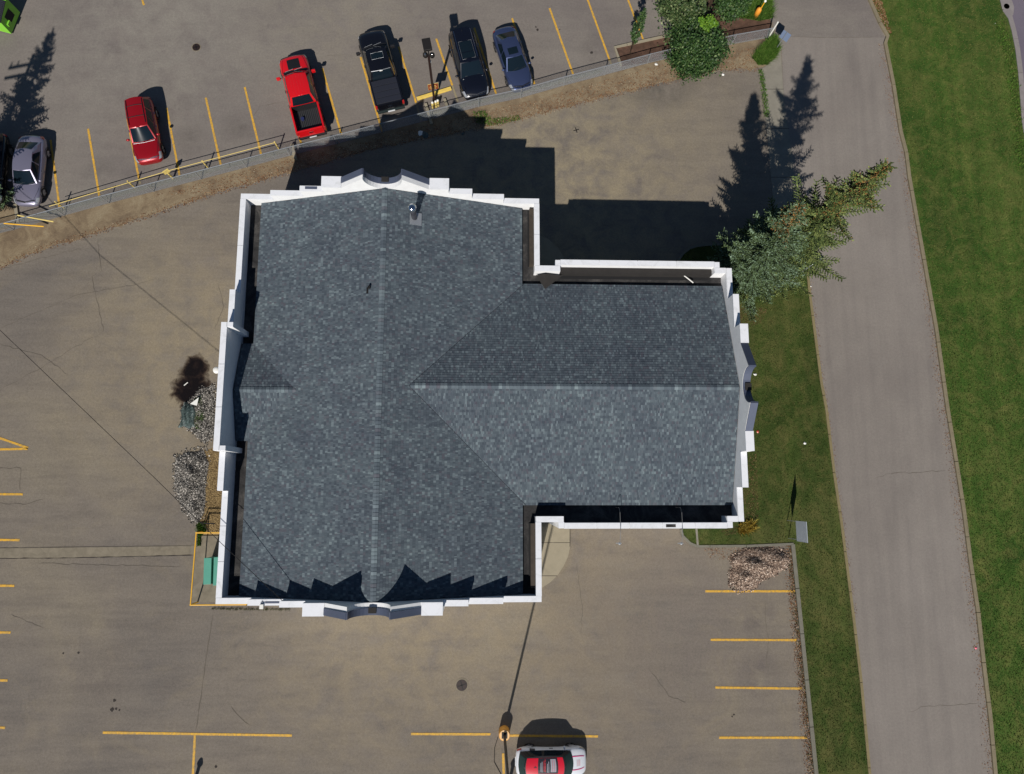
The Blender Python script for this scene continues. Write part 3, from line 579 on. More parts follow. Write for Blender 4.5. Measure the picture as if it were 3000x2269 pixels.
def pediment(axis, c, a0, a1, inner, outer, steps, horn, blockz, sgn, out=.36, half=(1.07, 2.5, 3.58)):
    """wall between a0 and a1 with stepped shoulders, end blocks, raking horns and a round scoop; steps = [(half width, z)]"""
    hs, hr, hb = half; zb = 5.0; H = horn
    scoop = [(math.cos(t), math.sin(t)) for t in np.linspace(math.pi, 2 * math.pi, 17)]
    prof = [(a0, 0), (a1, 0), (a1, PB)]
    right = []; prev = PB
    for hw, z in steps: right += [(c + hw, prev), (c + hw, z)]; prev = z
    right += [(c + hb, prev), (c + hb, blockz), (c + hr, blockz), (c + hs, H - .02)]
    sc = [(c - x * hs, H - .02 + y * (H - blockz) * .97) for x, y in scoop][1:-1]
    left = [(2 * c - u, z) for u, z in right][::-1]
    outline = prof + right + [(u, z) for u, z in sc] + left + [(a0, PB)]
    wall_poly(axis, outline, inner, outer)
    # proud centre slab that carries the horns
    so_ = outer + sgn * (out - .06)
    slab = [(c - hr, 0), (c + hr, 0), (c + hr, blockz)] + [(c + hs, H)] + [(u, z + .02) for u, z in sc] + [(c - hs, H), (c - hr, blockz)]
    wall_poly(axis, slab, outer + sgn * .001, so_, 'centre_slab')
    for s_ in (-1, 1):                                     # block piers with broad white caps
        u0, u1 = sorted((c + s_ * hr, c + s_ * hb))
        wall_poly(axis, [(u0 + .002, 0), (u1, 0), (u1, blockz), (u0 + .002, blockz)], outer + sgn * .001, outer + sgn * (out - .01), 'pier')
        cope_seg(axis, u0 - .01, u1 + .04, inner + sgn * .02, outer + sgn * out, blockz, th=.07, name='block_cap')
        # raking cap
        def V3(u, o, z): return (u, o, z) if axis == 'x' else (o, u, z)
        oi, oo = (outer - .02 * sgn if axis == 'x' else inner + .01), so_ + sgn * .03; pts = [(c + s_ * hr, blockz), (c + s_ * (hs - .0), H)]
        nx, nz = (H - blockz), (hr - hs); ln = math.hypot(nx, nz); nx, nz = s_ * nx / ln * .05, nz / ln * .05
        vs = [V3(pts[0][0], oi, pts[0][1]), V3(pts[1][0], oi, pts[1][1]), V3(pts[1][0], oo, pts[1][1]), V3(pts[0][0], oo, pts[0][1])]
        vs += [V3(pts[0][0] + nx, oi, pts[0][1] + nz), V3(pts[1][0] + nx, oi, pts[1][1] + nz), V3(pts[1][0] + nx, oo, pts[1][1] + nz), V3(pts[0][0] + nx, oo, pts[0][1] + nz)]
        o = MB().add(vs, [(3, 2, 1, 0), (4, 5, 6, 7), (0, 1, 5, 4), (1, 2, 6, 5), (2, 3, 7, 6), (3, 0, 4, 7)]).build('raking_cap', m_slatecap, bld)
        bm = bmesh.new(); bm.from_mesh(o.data); bmesh.ops.recalc_face_normals(bm, faces=bm.faces); bm.to_mesh(o.data); bm.free()
        # half of the scoop lining
        full = [(c - hs, H)] + sc[::-1] + [(c + hs, H)]; full = [(u, z + .02) for u, z in full]
        m = len(full) // 2; seq = full[:m + 1] if s_ < 0 else full[m:]
        mb = MB(); vs = []
        for (u, z) in seq:
            r_ = Vector((u - c, (z - H))); nrm = -r_.normalized() * .04 if r_.length else Vector((0, .04))
            vs += [V3(u, oi, z), V3(u, oo, z), V3(u + nrm.x, oo, z + max(0, nrm.y)), V3(u + nrm.x, oi, z + max(0, nrm.y))]
        fs = []
        for i in range(len(seq) - 1):
            for a, b in ((0, 1), (1, 2), (2, 3), (3, 0)): fs.append((i * 4 + a, i * 4 + b, i * 4 + 4 + b, i * 4 + 4 + a))
        fs += [(0, 1, 2, 3), tuple(len(vs) - 4 + k for k in (3, 2, 1, 0))]
        o = mb.add(vs, fs).build('scoop_cap', m_slatecap, bld, smooth=False)
        bm = bmesh.new(); bm.from_mesh(o.data); bmesh.ops.recalc_face_normals(bm, faces=bm.faces); bm.to_mesh(o.data); bm.free()
    # small dark finial block in the bottom of the scoop
    mb = MB(); zz = min(z for _, z in sc)
    if axis == 'x': mb.box(c - .2, c + .2, min(oi, oo) + .1, max(oi, oo) + .03, zz + .04, zz + .16)
    else: mb.box(min(oi, oo) + .1, max(oi, oo) + .03, c - .2, c + .2, zz + .04, zz + .16)
    mb.build('finial_base', m_memdark, bld)
    # step copings
    zs = [z for _, z in steps]; hw = [h for h, _ in steps]
    for s_ in (-1, 1):
        for i, (h, z) in enumerate(steps):
            nxt = hw[i + 1] if i + 1 < len(steps) else hb
            u0, u1 = sorted((c + s_ * h, c + s_ * nxt)); cope_seg(axis, u0 - (.03 if s_ < 0 else 0), u1 + (.03 if s_ > 0 else 0), inner, outer, z, th=.05)
cN = -5.70
stepsNS = [(6.75, 6.4), (4.9, 7.05)]
pediment('x', cN, XW, XE, YN - T, YN, stepsNS, 8.75, 7.55, 1)
pediment('x', cN, XW, XE, YS + T, YS, stepsNS, 8.95, 7.6, -1)
cE = 5.62
pediment('y', cE, WYS, WYN, WX - T - .03, WX, [(5.5, 6.75)], 8.5, 7.5, 1, out=.14, half=(1.0, 2.48, 3.55))
# remaining copings of the gable walls
for y0, y1, s_ in ((YN - T, YN, 1), (YS, YS + T, -1)):
    cope_seg('x', XW - .02, cN - 6.75, y0, y1, PB, mit0=0); cope_seg('x', cN + 6.75, XE + .02, y0, y1, PB)
cope_seg('y', WYS - .02, cE - 5.5, WX - T, WX, PB); cope_seg('y', cE + 5.5, WYN + .02, WX - T, WX, PB)
# west wall: straight raised centre with lower shoulders
yc = 5.52
wall_poly('y', [(YS + T, 0), (YN - T, 0), (YN - T, PB), (yc + 5.6, PB), (yc + 5.6, 6.6), (yc + 3.5, 6.6), (yc + 3.5, 7.5), (yc - 3.5, 7.5), (yc - 3.5, 6.6), (yc - 5.6, 6.6), (yc - 5.6, PB), (YS + T, PB)], XW, XW + T)
for a, b in ((yc - 3.5, yc - 3.5 + T), (yc + 3.5 - T, yc + 3.5)):
    wall_poly('y', [(a, 5.0), (b, 5.0), (b, 7.5), (a, 7.5)], XW + T + .001, XW + .62, 'return_wall'); 
    cope_seg('y', a, b, XW + T + .02, XW + .6, 7.5)
for a, b in runs(yc - 3.5, yc + 3.5, 3): cope_seg('y', a, b, XW, XW + T, 7.5)
for a, b in ((yc - 5.6, yc - 3.5), (yc + 3.5, yc + 5.6)): cope_seg('y', a, b, XW, XW + T, 6.6)
for a, b in runs(YS + T + .02, yc - 5.6, 3) + runs(yc + 5.6, YN - T - .02, 2): cope_seg('y', a, b, XW, XW + T, PB)
# east walls of the main block and the wing sides with their shallow outsets
def low_wall(axis, a, b, o0, o1, k=1, z=PB):
    wall_poly(axis, [(a, 0), (b, 0), (b, z), (a, z)], o0, o1)
    for p, q in runs(a, b, k): cope_seg(axis, p, q, o0, o1, z)
low_wall('y', WYN, YN - T, XE - T, XE, 2); low_wall('y', YS + T, WYS, XE - T, XE, 2)
low_wall('x', XE - T, 4.13 + T, WYN - T, WYN); low_wall('x', 13.88 - T, WX - T - .04, WYN - T, WYN)
low_wall('y', WYN, 13.36, 4.13, 4.13 + T); low_wall('y', WYN, 13.36, 13.88 - T, 13.88)
low_wall('x', 4.13 + T, 13.88 - T, 13.36 - T, 13.36, 4)
low_wall('x', XE - T, 4.17 + T, WYS, WYS + T); low_wall('x', 13.94 - T, WX - T - .04, WYS, WYS + T)
low_wall('y', -2.15, WYS, 4.17, 4.17 + T); low_wall('y', -2.15, WYS, 13.94 - T, 13.94)
low_wall('x', 4.17 + T, 13.94 - T, -2.15, -2.15 + T, 5)

# flat membrane deck behind the parapets
DZ = 4.95
deck = MB().box(XW + T, XE - T, YS + T, YN - T, DZ - .2, DZ).box(XE - T, WX - T - .04, WYS + T, WYN - T, DZ - .2, DZ).box(4.13 + T, 13.88 - T, WYN - T, 13.36 - T, DZ - .2, DZ).box(4.17 + T, 13.94 - T, -2.15 + T, WYS + T, DZ - .2, DZ).build('roof_deck', m_membrane, bld)
# sloped membrane upstands and ledges on the north wing and east side
MB().box(4.45, 13.56, 12.68, 13.06, DZ + .001, 5.42).build('parapet_ledge', m_memdark, bld)
MB().box(4.5, 13.5, 12.5, 12.679, DZ + .001, DZ + .05).build('gutter', m_shadowgap, bld)  # flat strip, no real trough; its depth is painted dark
for a, b in ((13.2, 16.7), (-5.4, -1.9)):
    MB().box(2.62, 2.88, a, b, DZ + .001, 5.45).build('parapet_ledge', m_brownmem, bld)
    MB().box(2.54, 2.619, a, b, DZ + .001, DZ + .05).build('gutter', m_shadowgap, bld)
MB().add([(3.0, 12.6, 5.3), (4.6, 12.6, 5.3), (3.55, 11.75, 5.32), (3.55, 12.6, 5.62)], [(0, 2, 3), (2, 1, 3), (1, 0, 3), (0, 1, 2)]).build('cricket', m_memdark, bld)

# shingled roof
S_ = .31; ZR = 7.65; XR = -5.70; EW, EE = -13.33, 2.20; YA, YB = YS + T + .02, YN - T - .01
ZW = 7.17; YW = 5.63; WN, WS = 12.10, -.90; XG = WX - T - .05
ZG = 6.146; YG = 5.50; GH = 2.80; GX = XW + T + .06
def z_mainW(x, y): return ZR - (XR - x) * S_
def z_mainE(x, y): return ZR - (x - XR) * S_
def z_wN(x, y): return ZW - (y - YW) * S_
def z_wS(x, y): return ZW - (YW - y) * S_
def z_gN(x, y): return ZG - (y - YG) * S_
def z_gS(x, y): return ZG - (YG - y) * S_
BIG = -99.
def hmain(x, y): return min(z_mainW(x, y), z_mainE(x, y)) if EW <= x <= EE and YA <= y <= YB else BIG
def hwing(x, y): return min(z_wN(x, y), z_wS(x, y)) if -4.3 <= x <= XG and WS <= y <= WN else BIG
def hgab(x, y): return min(z_gN(x, y), z_gS(x, y)) if GX <= x <= -10.3 and abs(y - YG) <= GH else BIG
roof = MB()
jx = XR + (ZR - ZW) / S_; gx = XR - (ZR - ZG) / S_
sk = .012
def rp(poly): 
    roof.add([(x, y, z - sk) for x, y, z in poly], [tuple(range(len(poly)))])
rp([(XR, YA, ZR), (XR, YB, ZR), (EW, YB, z_mainW(EW, 0)), (EW, YA, z_mainW(EW, 0))])
rp([(XR, YB, ZR), (XR, YA, ZR), (EE, YA, z_mainE(EE, 0)), (EE, YB, z_mainE(EE, 0))])
vN = XR + (ZR - z_wN(0, WN)) / S_; vS = XR + (ZR - z_wS(0, WS)) / S_
rp([(jx, YW, ZW), (XG, YW, ZW), (XG, WN, z_wN(0, WN)), (vN, WN, z_wN(0, WN))])
rp([(XG, YW, ZW), (jx, YW, ZW), (vS, WS, z_wS(0, WS)), (XG, WS, z_wS(0, WS))])
gv = XR - (ZR - (ZG - GH * S_)) / S_
rp([(GX, YG, ZG), (gx, YG, ZG), (gv, YG + GH, ZG - GH * S_), (GX, YG + GH, ZG - GH * S_)])
rp([(gx, YG, ZG), (GX, YG, ZG), (GX, YG - GH, ZG - GH * S_), (gv, YG - GH, ZG - GH * S_)])
# eave fascia down to the deck
for (x0, y0, x1, y1, z) in ((EW, YA, EW, YG - GH, z_mainW(EW, 0)), (EW, YG + GH, EW, YB, z_mainW(EW, 0)), (EE, YA, EE, WS, z_mainE(EE, 0)), (EE, WN, EE, YB, z_mainE(EE, 0)),
                            (EE, WN, XG, WN, z_wN(0, WN)), (EE, WS, XG, WS, z_wS(0, WS)), (GX, YG + GH, EW, YG + GH, ZG - GH * S_), (GX, YG - GH, EW, YG - GH, ZG - GH * S_)):
    roof.add([(x0, y0, z - sk), (x1, y1, z - sk), (x1, y1, DZ), (x0, y0, DZ)], [(0, 1, 2, 3)])
roof_o = roof.build('roof', plain('roof_felt', srgb(46, 50, 58), .9), bld)
EXPO = .146
def tabs(ox, oy, ux, uy, vx, vy, length, run, zf, keep):
    """courses of tabs; u runs along the eave, v up the slope (plan); zf gives the plane's height"""
    out = []; k = 0; v = 0.0
    while v < run:
        u = -rng.uniform(0, .3); thick = .013
        while u < length:
            wd_ = rng.choice([.06, .08, .10, .12, .15]) * rng.uniform(.9, 1.1); u1 = u + wd_ - .004
            cu, cv = (u + u1) / 2, v + EXPO / 2; x = ox + ux * cu + vx * cv; y = oy + uy * cu + vy * cv
            if 0 <= cu <= length and keep(x, y):
                ua, ub = max(u, 0), min(u1, length); lift = thick + rng.choice([0, 0, 0, .004])
                va, vb = v, min(v + EXPO * 1.02, run)
                q = []
                for (uu, v_, dz) in ((ua, va, -.004), (ub, va, -.004), (ua, va, lift), (ub, va, lift), (ub, vb, .001), (ua, vb, .001)):
                    X, Y = ox + ux * uu + vx * v_, oy + uy * uu + vy * v_; q.append((X, Y, zf(X, Y) + dz))
                out.append(q)
            u += wd_
        v += EXPO
    return out
tol = .03
allq = []
allq += tabs(EW, YB, 0, -1, 1, 0, YB - YA, XR - EW, z_mainW, lambda x, y: z_mainW(x, y) >= hgab(x, y) - tol)
allq += tabs(EE, YA, 0, 1, -1, 0, YB - YA, EE - XR, z_mainE, lambda x, y: z_mainE(x, y) >= hwing(x, y) - tol)
allq += tabs(XG, WN, -1, 0, 0, -1, XG - jx, WN - YW, z_wN, lambda x, y: z_wN(x, y) >= hmain(x, y) - tol)
allq += tabs(jx, WS, 1, 0, 0, 1, XG - jx, YW - WS, z_wS, lambda x, y: z_wS(x, y) >= hmain(x, y) - tol)
allq += tabs(gx, YG + GH, -1, 0, 0, -1, gx - GX, GH, z_gN, lambda x, y: z_gN(x, y) >= hmain(x, y) - tol)
allq += tabs(GX, YG - GH, 1, 0, 0, 1, gx - GX, GH, z_gS, lambda x, y: z_gS(x, y) >= hmain(x, y) - tol)
V = np.array(allq).reshape(-1, 3); nq = len(allq)
F = (np.array([(0, 1, 3, 2), (2, 3, 4, 5)])[None] + (np.arange(nq) * 6)[:, None, None]).reshape(-1, 4)
tag(np_mesh('shingle', V, F, m_shingle, bld), kind='stuff')
# ridge shingles, one by one
def ridge_mesh():
    mb = MB(); a = .155; t = .03
    mb.add([(-a, -.11, -a * S_ + .012), (0, -.11, .018), (a, -.11, -a * S_ + .012), (-a, .11, -a * S_ + t), (0, .11, t + .012), (a, .11, -a * S_ + t),
            (-a, .11, -a * S_), (a, .11, -a * S_), (0, .11, 0)], [(0, 1, 4, 3), (1, 2, 5, 4), (3, 4, 8, 6), (4, 5, 7, 8)])
    me = bpy.data.meshes.new('ridge_shingle'); me.from_pydata(mb.v, [], mb.f); me.materials.append(m_ridge); me.update(); return me
rme = ridge_mesh()
def ridge(x0, y0, x1, y1, z, rz):
    L = math.hypot(x1 - x0, y1 - y0); k = int(L / .2)
    for i in range(k):
        t = (i + .5) / k; o = bpy.data.objects.new('ridge_shingle', rme); o.location = (x0 + (x1 - x0) * t, y0 + (y1 - y0) * t, z + .004)
        o.rotation_euler = (0, 0, rz + random.uniform(-.012, .012)); link(o, roof_o)
ridge(XR, YA + .1, XR, YB - .1, ZR, 0); ridge(jx + .1, YW, XG - .1, YW, ZW, R(-90)); ridge(GX + .1, YG, gx, YG, ZG, R(-90))
# valley lines
m_valley = plain('valley_metal', srgb(40, 44, 52), .7)
for a, b in (((jx, YW, ZW), (vN, WN, z_wN(0, WN))), ((jx, YW, ZW), (vS, WS, z_wS(0, WS)))):
    MB().tube([Vector(a) + Vector((0, 0, .004)), Vector(b) + Vector((0, 0, .004))], .018, 5).build('valley_flashing', m_valley, roof_o)

# flue on the north end, small vent, white stick on the wing deck
fl = empty('flue_pipe', (-4.05, 15.3, z_mainE(-4.05, 0)), 0, 'round galvanised chimney flue with a domed cap on the north end of the roof', 'flue')
MB().tube([(0, 0, -.1), (0, 0, 1.35)], .16, 18).build('pipe', plain('dull_flue_steel', srgb(92, 92, 100), .4, .7), fl, smooth=True)
MB().lathe([(.02, 1.32), (.24, 1.34), (.25, 1.42), (.2, 1.5), (.11, 1.56), (.01, 1.58)], n=22).build('cap', m_chrome, fl, smooth=True)
MB().add([(-.25, -.42, .13), (.4, -.42, -.06), (.4, .3, -.06), (-.25, .3, .14), (-.25, -.42, .1), (.4, -.42, -.12), (.4, .3, -.12), (-.25, .3, .06)],
         [(0, 1, 2, 3), (4, 7, 6, 5), (0, 4, 5, 1), (1, 5, 6, 2), (2, 6, 7, 3), (3, 7, 4, 0)]).build('flashing_plate', m_galv, fl)
vt = empty('roof_vent', at(1078, 850, 7.35), 0, 'small black plumbing vent on the west slope near the ridge', 'vent')
MB().box(-.07, .07, -.22, .12, -.12, .06).build('base_plate', m_blackm, vt); MB().tube([(.1, .1, -.1), (.1, .1, .3)], .07, 12).build('pipe', m_blackm, vt)
sp = at(1988, 797, 5.2); sq = at(2031, 829, 5.25)
tag(MB().tube([sp, (sp + sq) / 2 + Vector((0, 0, .04)), sq], .035, 8).build('loose_pipe', m_whitep), 'white pipe lying across the flat strip of the wing roof', 'pipe')
m_dull = plain('dull_grey_steel', srgb(112, 112, 112), .6)
# sign lights on gooseneck arms over the south wall of the wing
for x_ in (1806.5, 1983):
    a = at(x_, 1487, 5.3); e = at(x_ - 1, 1590, 5.2); g = empty('gooseneck_light', a, 0, 'thin gooseneck sign light reaching out over the south wall, ' + ('left one of the two' if x_ < 1900 else 'right one of the two'), 'sign light', 'gooseneck lights on the south wall of the wing')
    MB().tube([(0, 0, -.3), (0, 0, .72), (0, -.25, .95), (0, -1.3, 1.0), (0, (e - a).y, .75)], .014, 6).build('arm', m_dull, g)
    MB().lathe([(.08, 0), (.07, .05), (.02, .09)], (0, (e - a).y, .64), 12).build('lamp_shade', m_galv, g); MB().tube([(-.22, (e - a).y + .02, .7), (.1, (e - a).y + .02, .7)], .02, 6).build('bracket', m_galv, g)
pb = MB().box(-.55, .55, -.13, .13, 0, .012).build('bare_patch', m_membrane, bld); pb.location = (10.45, -2.02, PB + .051); pb.scale = (.5, .6, 1)
pb = MB().box(-.55, .55, -.1, .1, 0, .012).build('bare_patch', m_slatecap, bld); pb.location = (-9.97, 17.02, 7.101); pb.scale = (.62, .8, 1)
pb = MB().box(-.4, .4, -.05, .05, 0, .012).build('bare_patch', m_slatecap, bld); pb.location = (-11.15, -5.93, 6.452); pb.scale = (1, 1, 1)
vc = empty('security_camera', (-11.75 + .05, -6.13, 6.42), 0, 'small white security camera on the stepped edge of the south wall', 'camera')
MB().box(-.1, .1, -.12, .12, .03, .16).build('housing', m_whitep, vc, bevel=.01); MB().box(-.03, .03, .1, .25, .03, .08).build('bracket', m_galv, vc)
sc_ = at(631, 1112, 2.6)
wl = empty('wall_light', (XW, sc_.y, 2.5), 0, 'round white wall light on the west wall above the puddle', 'wall light')
MB().lathe([(.02, 2.6 - 2.3), (.16, .32), (.2, .2), (.16, .06), (.02, 0)], (-.75, 0, 3.2), 14).build('globe', m_whitep, wl, smooth=True); MB().tube([(.02, 0, 3.3), (-.72, 0, 3.35)], .03, 6).build('arm', m_blackm, wl)
# doors and windows of the hidden fronts, as far as they can be guessed from the plan
def opening(x0, x1, z0, z1, y, axis='x'):
    f = (MB().box(x0, x1, y - .03, y + .0, z0, z1) if axis == 'x' else MB().box(y, y + .03, x0, x1, z0, z1)).build('window', m_trim, bld)
    (MB().box(x0 + .06, x1 - .06, y - .045, y - .031, z0 + .06, z1 - .06) if axis == 'x' else MB().box(y + .031, y + .045, x0 + .06, x1 - .06, z0 + .06, z1 - .06)).build('pane', m_glass, f)
for x in (5.2, 7.4, 9.6, 11.8): opening(x, x + 1.5, .9, 2.6, -2.152)
for y in (-1.0, 1.3, 8.6, 10.8): opening(y, y + 1.4, .9, 2.6, WX + .002, 'y')

# ------------------------------------------------------------------ overhead service wire and pole (pole stands just outside the frame)
up = empty('utility_pole', at(-117, 708), 0, 'wooden utility pole with two crossarms behind the spruce at the left edge', 'utility pole')
MB().tube([(0, 0, -.2), (0, 0, 12.4)], .16, 10, .11).build('pole', m_bark, up)
for z in (11.7, 11.0):
    MB().box(-1.45, 1.45, -.06, .06, z, z + .14, R(14)).build('crossarm', m_bark, up)
for k in (-1.35, -.9, .9, 1.35):
    MB().tube([(k * math.cos(R(14)), k * math.sin(R(14)), 11.83), (k * math.cos(R(14)), k * math.sin(R(14)), 12.15)], .05, 6).build('insulator', m_galv, up)
MB().lathe([(.22, 0), (.24, .5), (.2, .9)], (.35, .1, 9.4), 12).build('transformer', m_galv, up)
A_ = at(-117, 708, 9.6); A_.x = at(-117, 708).x; A_.y = at(-117, 708).y
pA = Vector((A_.x, A_.y, 6.4)); pB = at(818, 1752, 7.0)
pts = []
L0 = at(0, 968, 6.0); L1 = at(449, 1397, 6.6); L2 = at(648, 1592, 6.6); L3 = at(835, 1768, 7.05)
tag(MB().tube([pA, L0, L1, L2, L3], .016, 5).build('service_wire', m_blackm), 'thin black service wire running from the pole across the west lot to the roof corner', 'wire')

# ------------------------------------------------------------------ chain link fence
FH = 1.1
fence = empty('chain_link_fence', fw[0], 0, 'low galvanised chain link fence between the upper parking bays and the dirt verge', 'fence')
o0 = fw[0]
for i, p in enumerate(fw):
    MB().tube([p - o0, p - o0 + Vector((0, 0, FH + .04))], .036, 7).build('post', m_galv, fence)
for a, b in zip(fw, fw[1:]):
    MB().tube([a - o0 + Vector((0, 0, FH)), b - o0 + Vector((0, 0, FH))], .026, 6, cap=False).build('top_rail', m_galv, fence)
Vw = []; Fw = []
def wireseg(a, b, r=.0032):
    t = (b - a).normalized(); n1 = t.cross(Vector((.3, .2, 1))).normalized() * r; n2 = t.cross(n1).normalized() * r; k = len(Vw)
    for q in (a, b):
        Vw.append(q + n1); Vw.append(q - n1 * .5 + n2 * .87); Vw.append(q - n1 * .5 - n2 * .87)
    for j in range(3): Fw.append((k + j, k + (j + 1) % 3, k + 3 + (j + 1) % 3, k + 3 + j))
for a, b in zip(fw, fw[1:]):
    L = (b - a).length; t = (b - a).normalized(); s_ = 0.0; hh = FH - .04
    while s_ < L:
        for sg in (1, -1):
            e = s_ + sg * hh; u0, z0, u1, z1 = s_, .04, e, .04 + hh
            if u1 > L: z1 -= (u1 - L); u1 = L
            if u1 < 0: z1 -= (0 - u1); u1 = 0
            wireseg(a - o0 + t * u0 + Vector((0, 0, z0)), a - o0 + t * u1 + Vector((0, 0, z1)))
        s_ += .075
    for sg in (1, -1):                                     # fill the corners the diagonals miss
        zz = .1
        while zz < hh:
            u0 = 0 if sg > 0 else L; e = u0 + sg * (hh - zz)
            wireseg(a - o0 + t * u0 + Vector((0, 0, zz)), a - o0 + t * e + Vector((0, 0, hh + .03))); zz += .075
mbw = MB(); mbw.v = [tuple(v) for v in Vw]; mbw.f = Fw
tag(mbw.build('chain_mesh', m_wire, fence), kind='stuff')
# concrete post at the end of the left length, and concrete bars by the lamp post
def bar(name, a, b, wd, h, mat, label, cat, z=0):
    p, q = at(*a), at(*b); c = (p + q) / 2; L = (q - p).length; rz = math.atan2((q - p).y, (q - p).x)
    e = MB().box(-L / 2, L / 2, -wd / 2, wd / 2, z, z + h).build(name, mat, bevel=.02); e.location = (c.x, c.y, 0); e.rotation_euler = (0, 0, rz); return tag(e, label, cat)
bar('concrete_post', (858, 428), (868, 470), .22, .3, m_conc, 'pale concrete block at the fence below the red pickup', 'concrete block')
bar('concrete_bar', (1247, 306), (1265, 366), .2, .16, m_conc, 'long pale concrete bar left of the lamp post foot', 'concrete bar')
bar('concrete_bar', (1302, 292), (1311, 316), .18, .16, m_conc, 'short pale concrete bar right of the lamp post foot', 'concrete bar')
bar('wheel_stop', (1222, 292), (1322, 261), .24, .14, plain('worn_yellow_concrete', srgb(222, 190, 92), .8, vary=.12, vs=4), 'worn yellow concrete wheel stop in front of the lamp post', 'wheel stop')

# yellow guard rails on the bays
def rail(a, posts, label, h=1.0, group=None):
    r0 = at(*posts[0][1]); e = empty('guard_rail', r0, 0, label, 'guard rail', group)
    for (t_, b_) in posts:
        p = at(*b_) - r0; MB().tube([p, p + Vector((0, 0, h + .03))], .045, 8).build('post', m_yelf, e)
    pa, pb2 = at(a[0], a[1], h) - r0, at(a[2], a[3], h) - r0
    MB().tube([pa, pb2], .022, 8).build('rail', m_yelf, e)
    return e
rail((144, 605, 500, 499), [((164, 592), (190, 611)), ((371, 529), (397, 552))], 'pale yellow pipe guard rail in front of the dark red vehicle bay', 1.05, 'yellow pipe guard rails along the fence')
e = rail((500, 499, 806, 418), [((589, 472), (611, 494)), ((804, 417), (818, 439))], 'pale yellow pipe guard rail in front of the two empty bays', 1.05, 'yellow pipe guard rails along the fence')
g = empty('warning_post', at(508, 524), 0, 'yellow post with a ring cap beside the guard rails', 'post')
MB().tube([(0, 0, 0), (0, 0, .95)], .07, 8).build('post', m_yelf, g); MB().box(-.2, .2, -.04, .04, .85, 1.2, R(35)).build('plate', m_yelf, g)
def loose(a, b, za, zb, mat, label):
    e = MB().tube([at(*a, za), at(*b, zb)], .045, 8).build('yellow_pipe', mat); return tag(e, label, 'pipe')
loose((51, 631), (157, 650), 1.15, .5, m_yelf, 'pale yellow pipe leaning across the top of the fence at the left')
loose((11, 655), (128, 664), 1.1, .3, m_yel, 'bright yellow pipe leaning on the fence at the left edge')

# railing round the green cabinets
rl = empty('safety_railing', at(558, 1771), 0, 'yellow pipe railing round the green cabinets at the south-west corner', 'railing')
b0 = at(558, 1771); H_ = 1.1
ca, cb = at(575, 1561.5, H_) - b0, at(558, 1773, H_) - b0; cc_ = Vector((XW - .02 - b0.x, ca.y, H_)); cd = Vector((at(720, 1773, H_).x - b0.x, cb.y, H_))
cd.y = cb.y
for p, q in ((ca, cb), (ca, cc_), (cb, cd)):
    MB().tube([p, q], .036, 8).build('rail', m_yel, rl); 
for p in (ca, cb, cd):
    MB().tube([Vector((p.x, p.y, 0)), Vector((p.x, p.y, H_ + .03))], .045, 8).build('post', m_yel, rl)
def cabinet(x0, x1, y0, y1, h, label):
    a = at(x0, y1, h); b = at(x1, y0, h); e = empty('utility_cabinet', ((a.x + b.x) / 2, (a.y + b.y) / 2, .05), R(2), label, 'cabinet', 'green utility cabinets by the west wall')
    w_, d_ = (b.x - a.x) / 2, (b.y - a.y) / 2
    MB().box(-w_ + .02, w_ - .02, -d_ + .02, d_ - .02, 0, h - .1).build('body', m_green, e); MB().box(-w_, w_, -d_, d_, h - .1, h - .05).build('lid', m_green, e, bevel=.01)
    MB().box(-w_ - .02, -w_ + .015, -.03, .03, h * .5, h * .6).build('handle', m_blackm, e)
cabinet(594, 621, 1635, 1713, 1.25, 'larger teal green utility cabinet inside the yellow railing')
cabinet(622.5, 645, 1633, 1716, 1.2, 'narrow teal green utility cabinet against the west wall')
tp = empty('conduit_riser', at(600, 1528), 0, 'black bent conduit standing at the corner of the yellow railing', 'conduit')
MB().tube([(0, 0, 0), (0, 0, .8), (.3, -.08, .86), (.95, -.1, .86)], .04, 6).build('pipe', m_blackm, tp)

# tarp, foam offcut
tb = bmesh.new(); gn = 16; c = at(556, 1218); vs = {}
for i in range(gn + 1):
    for j in range(gn + 1):
        u, v = i / gn - .5, j / gn - .5; e_ = max(abs(u), abs(v)) * 2
        z = .10 + .26 * (1 - e_ ** 2.5) + random.uniform(-.035, .035) + .04 * math.sin(u * 23 + v * 9)
        vs[i, j] = tb.verts.new((u * .98 * (1 + .12 * math.sin(v * 9)) + .08 * v, v * 1.55 * (1 + .08 * math.sin(u * 11)), max(z, .06) if e_ < .99 else .1))
for i in range(gn):
    for j in range(gn): tb.faces.new((vs[i, j], vs[i + 1, j], vs[i + 1, j + 1], vs[i, j + 1]))
me = bpy.data.meshes.new('tarp'); tb.to_mesh(me); tb.free(); me.materials.append(m_tarp)
tarp = bpy.data.objects.new('tarp_bundle', me); link(tarp); tarp.location = (c.x, c.y, .02); tarp.rotation_euler = (0, 0, R(-4)); tag(tarp, 'crumpled grey green tarp bundle lying on gravel near the puddle', 'tarp')
tag(MB().prism(P([(557, 1184), (577, 1189), (582, 1165)], .4), .36, .41).build('foam_sheet', m_whitep), 'cream triangular board corner beside the grey green tarp', 'board')
tag(MB().tube([at(539, 1130, .03), at(550, 1121, .04)], .03, 6).build('stick', m_whitep), 'pale stick lying in the puddle', 'stick')
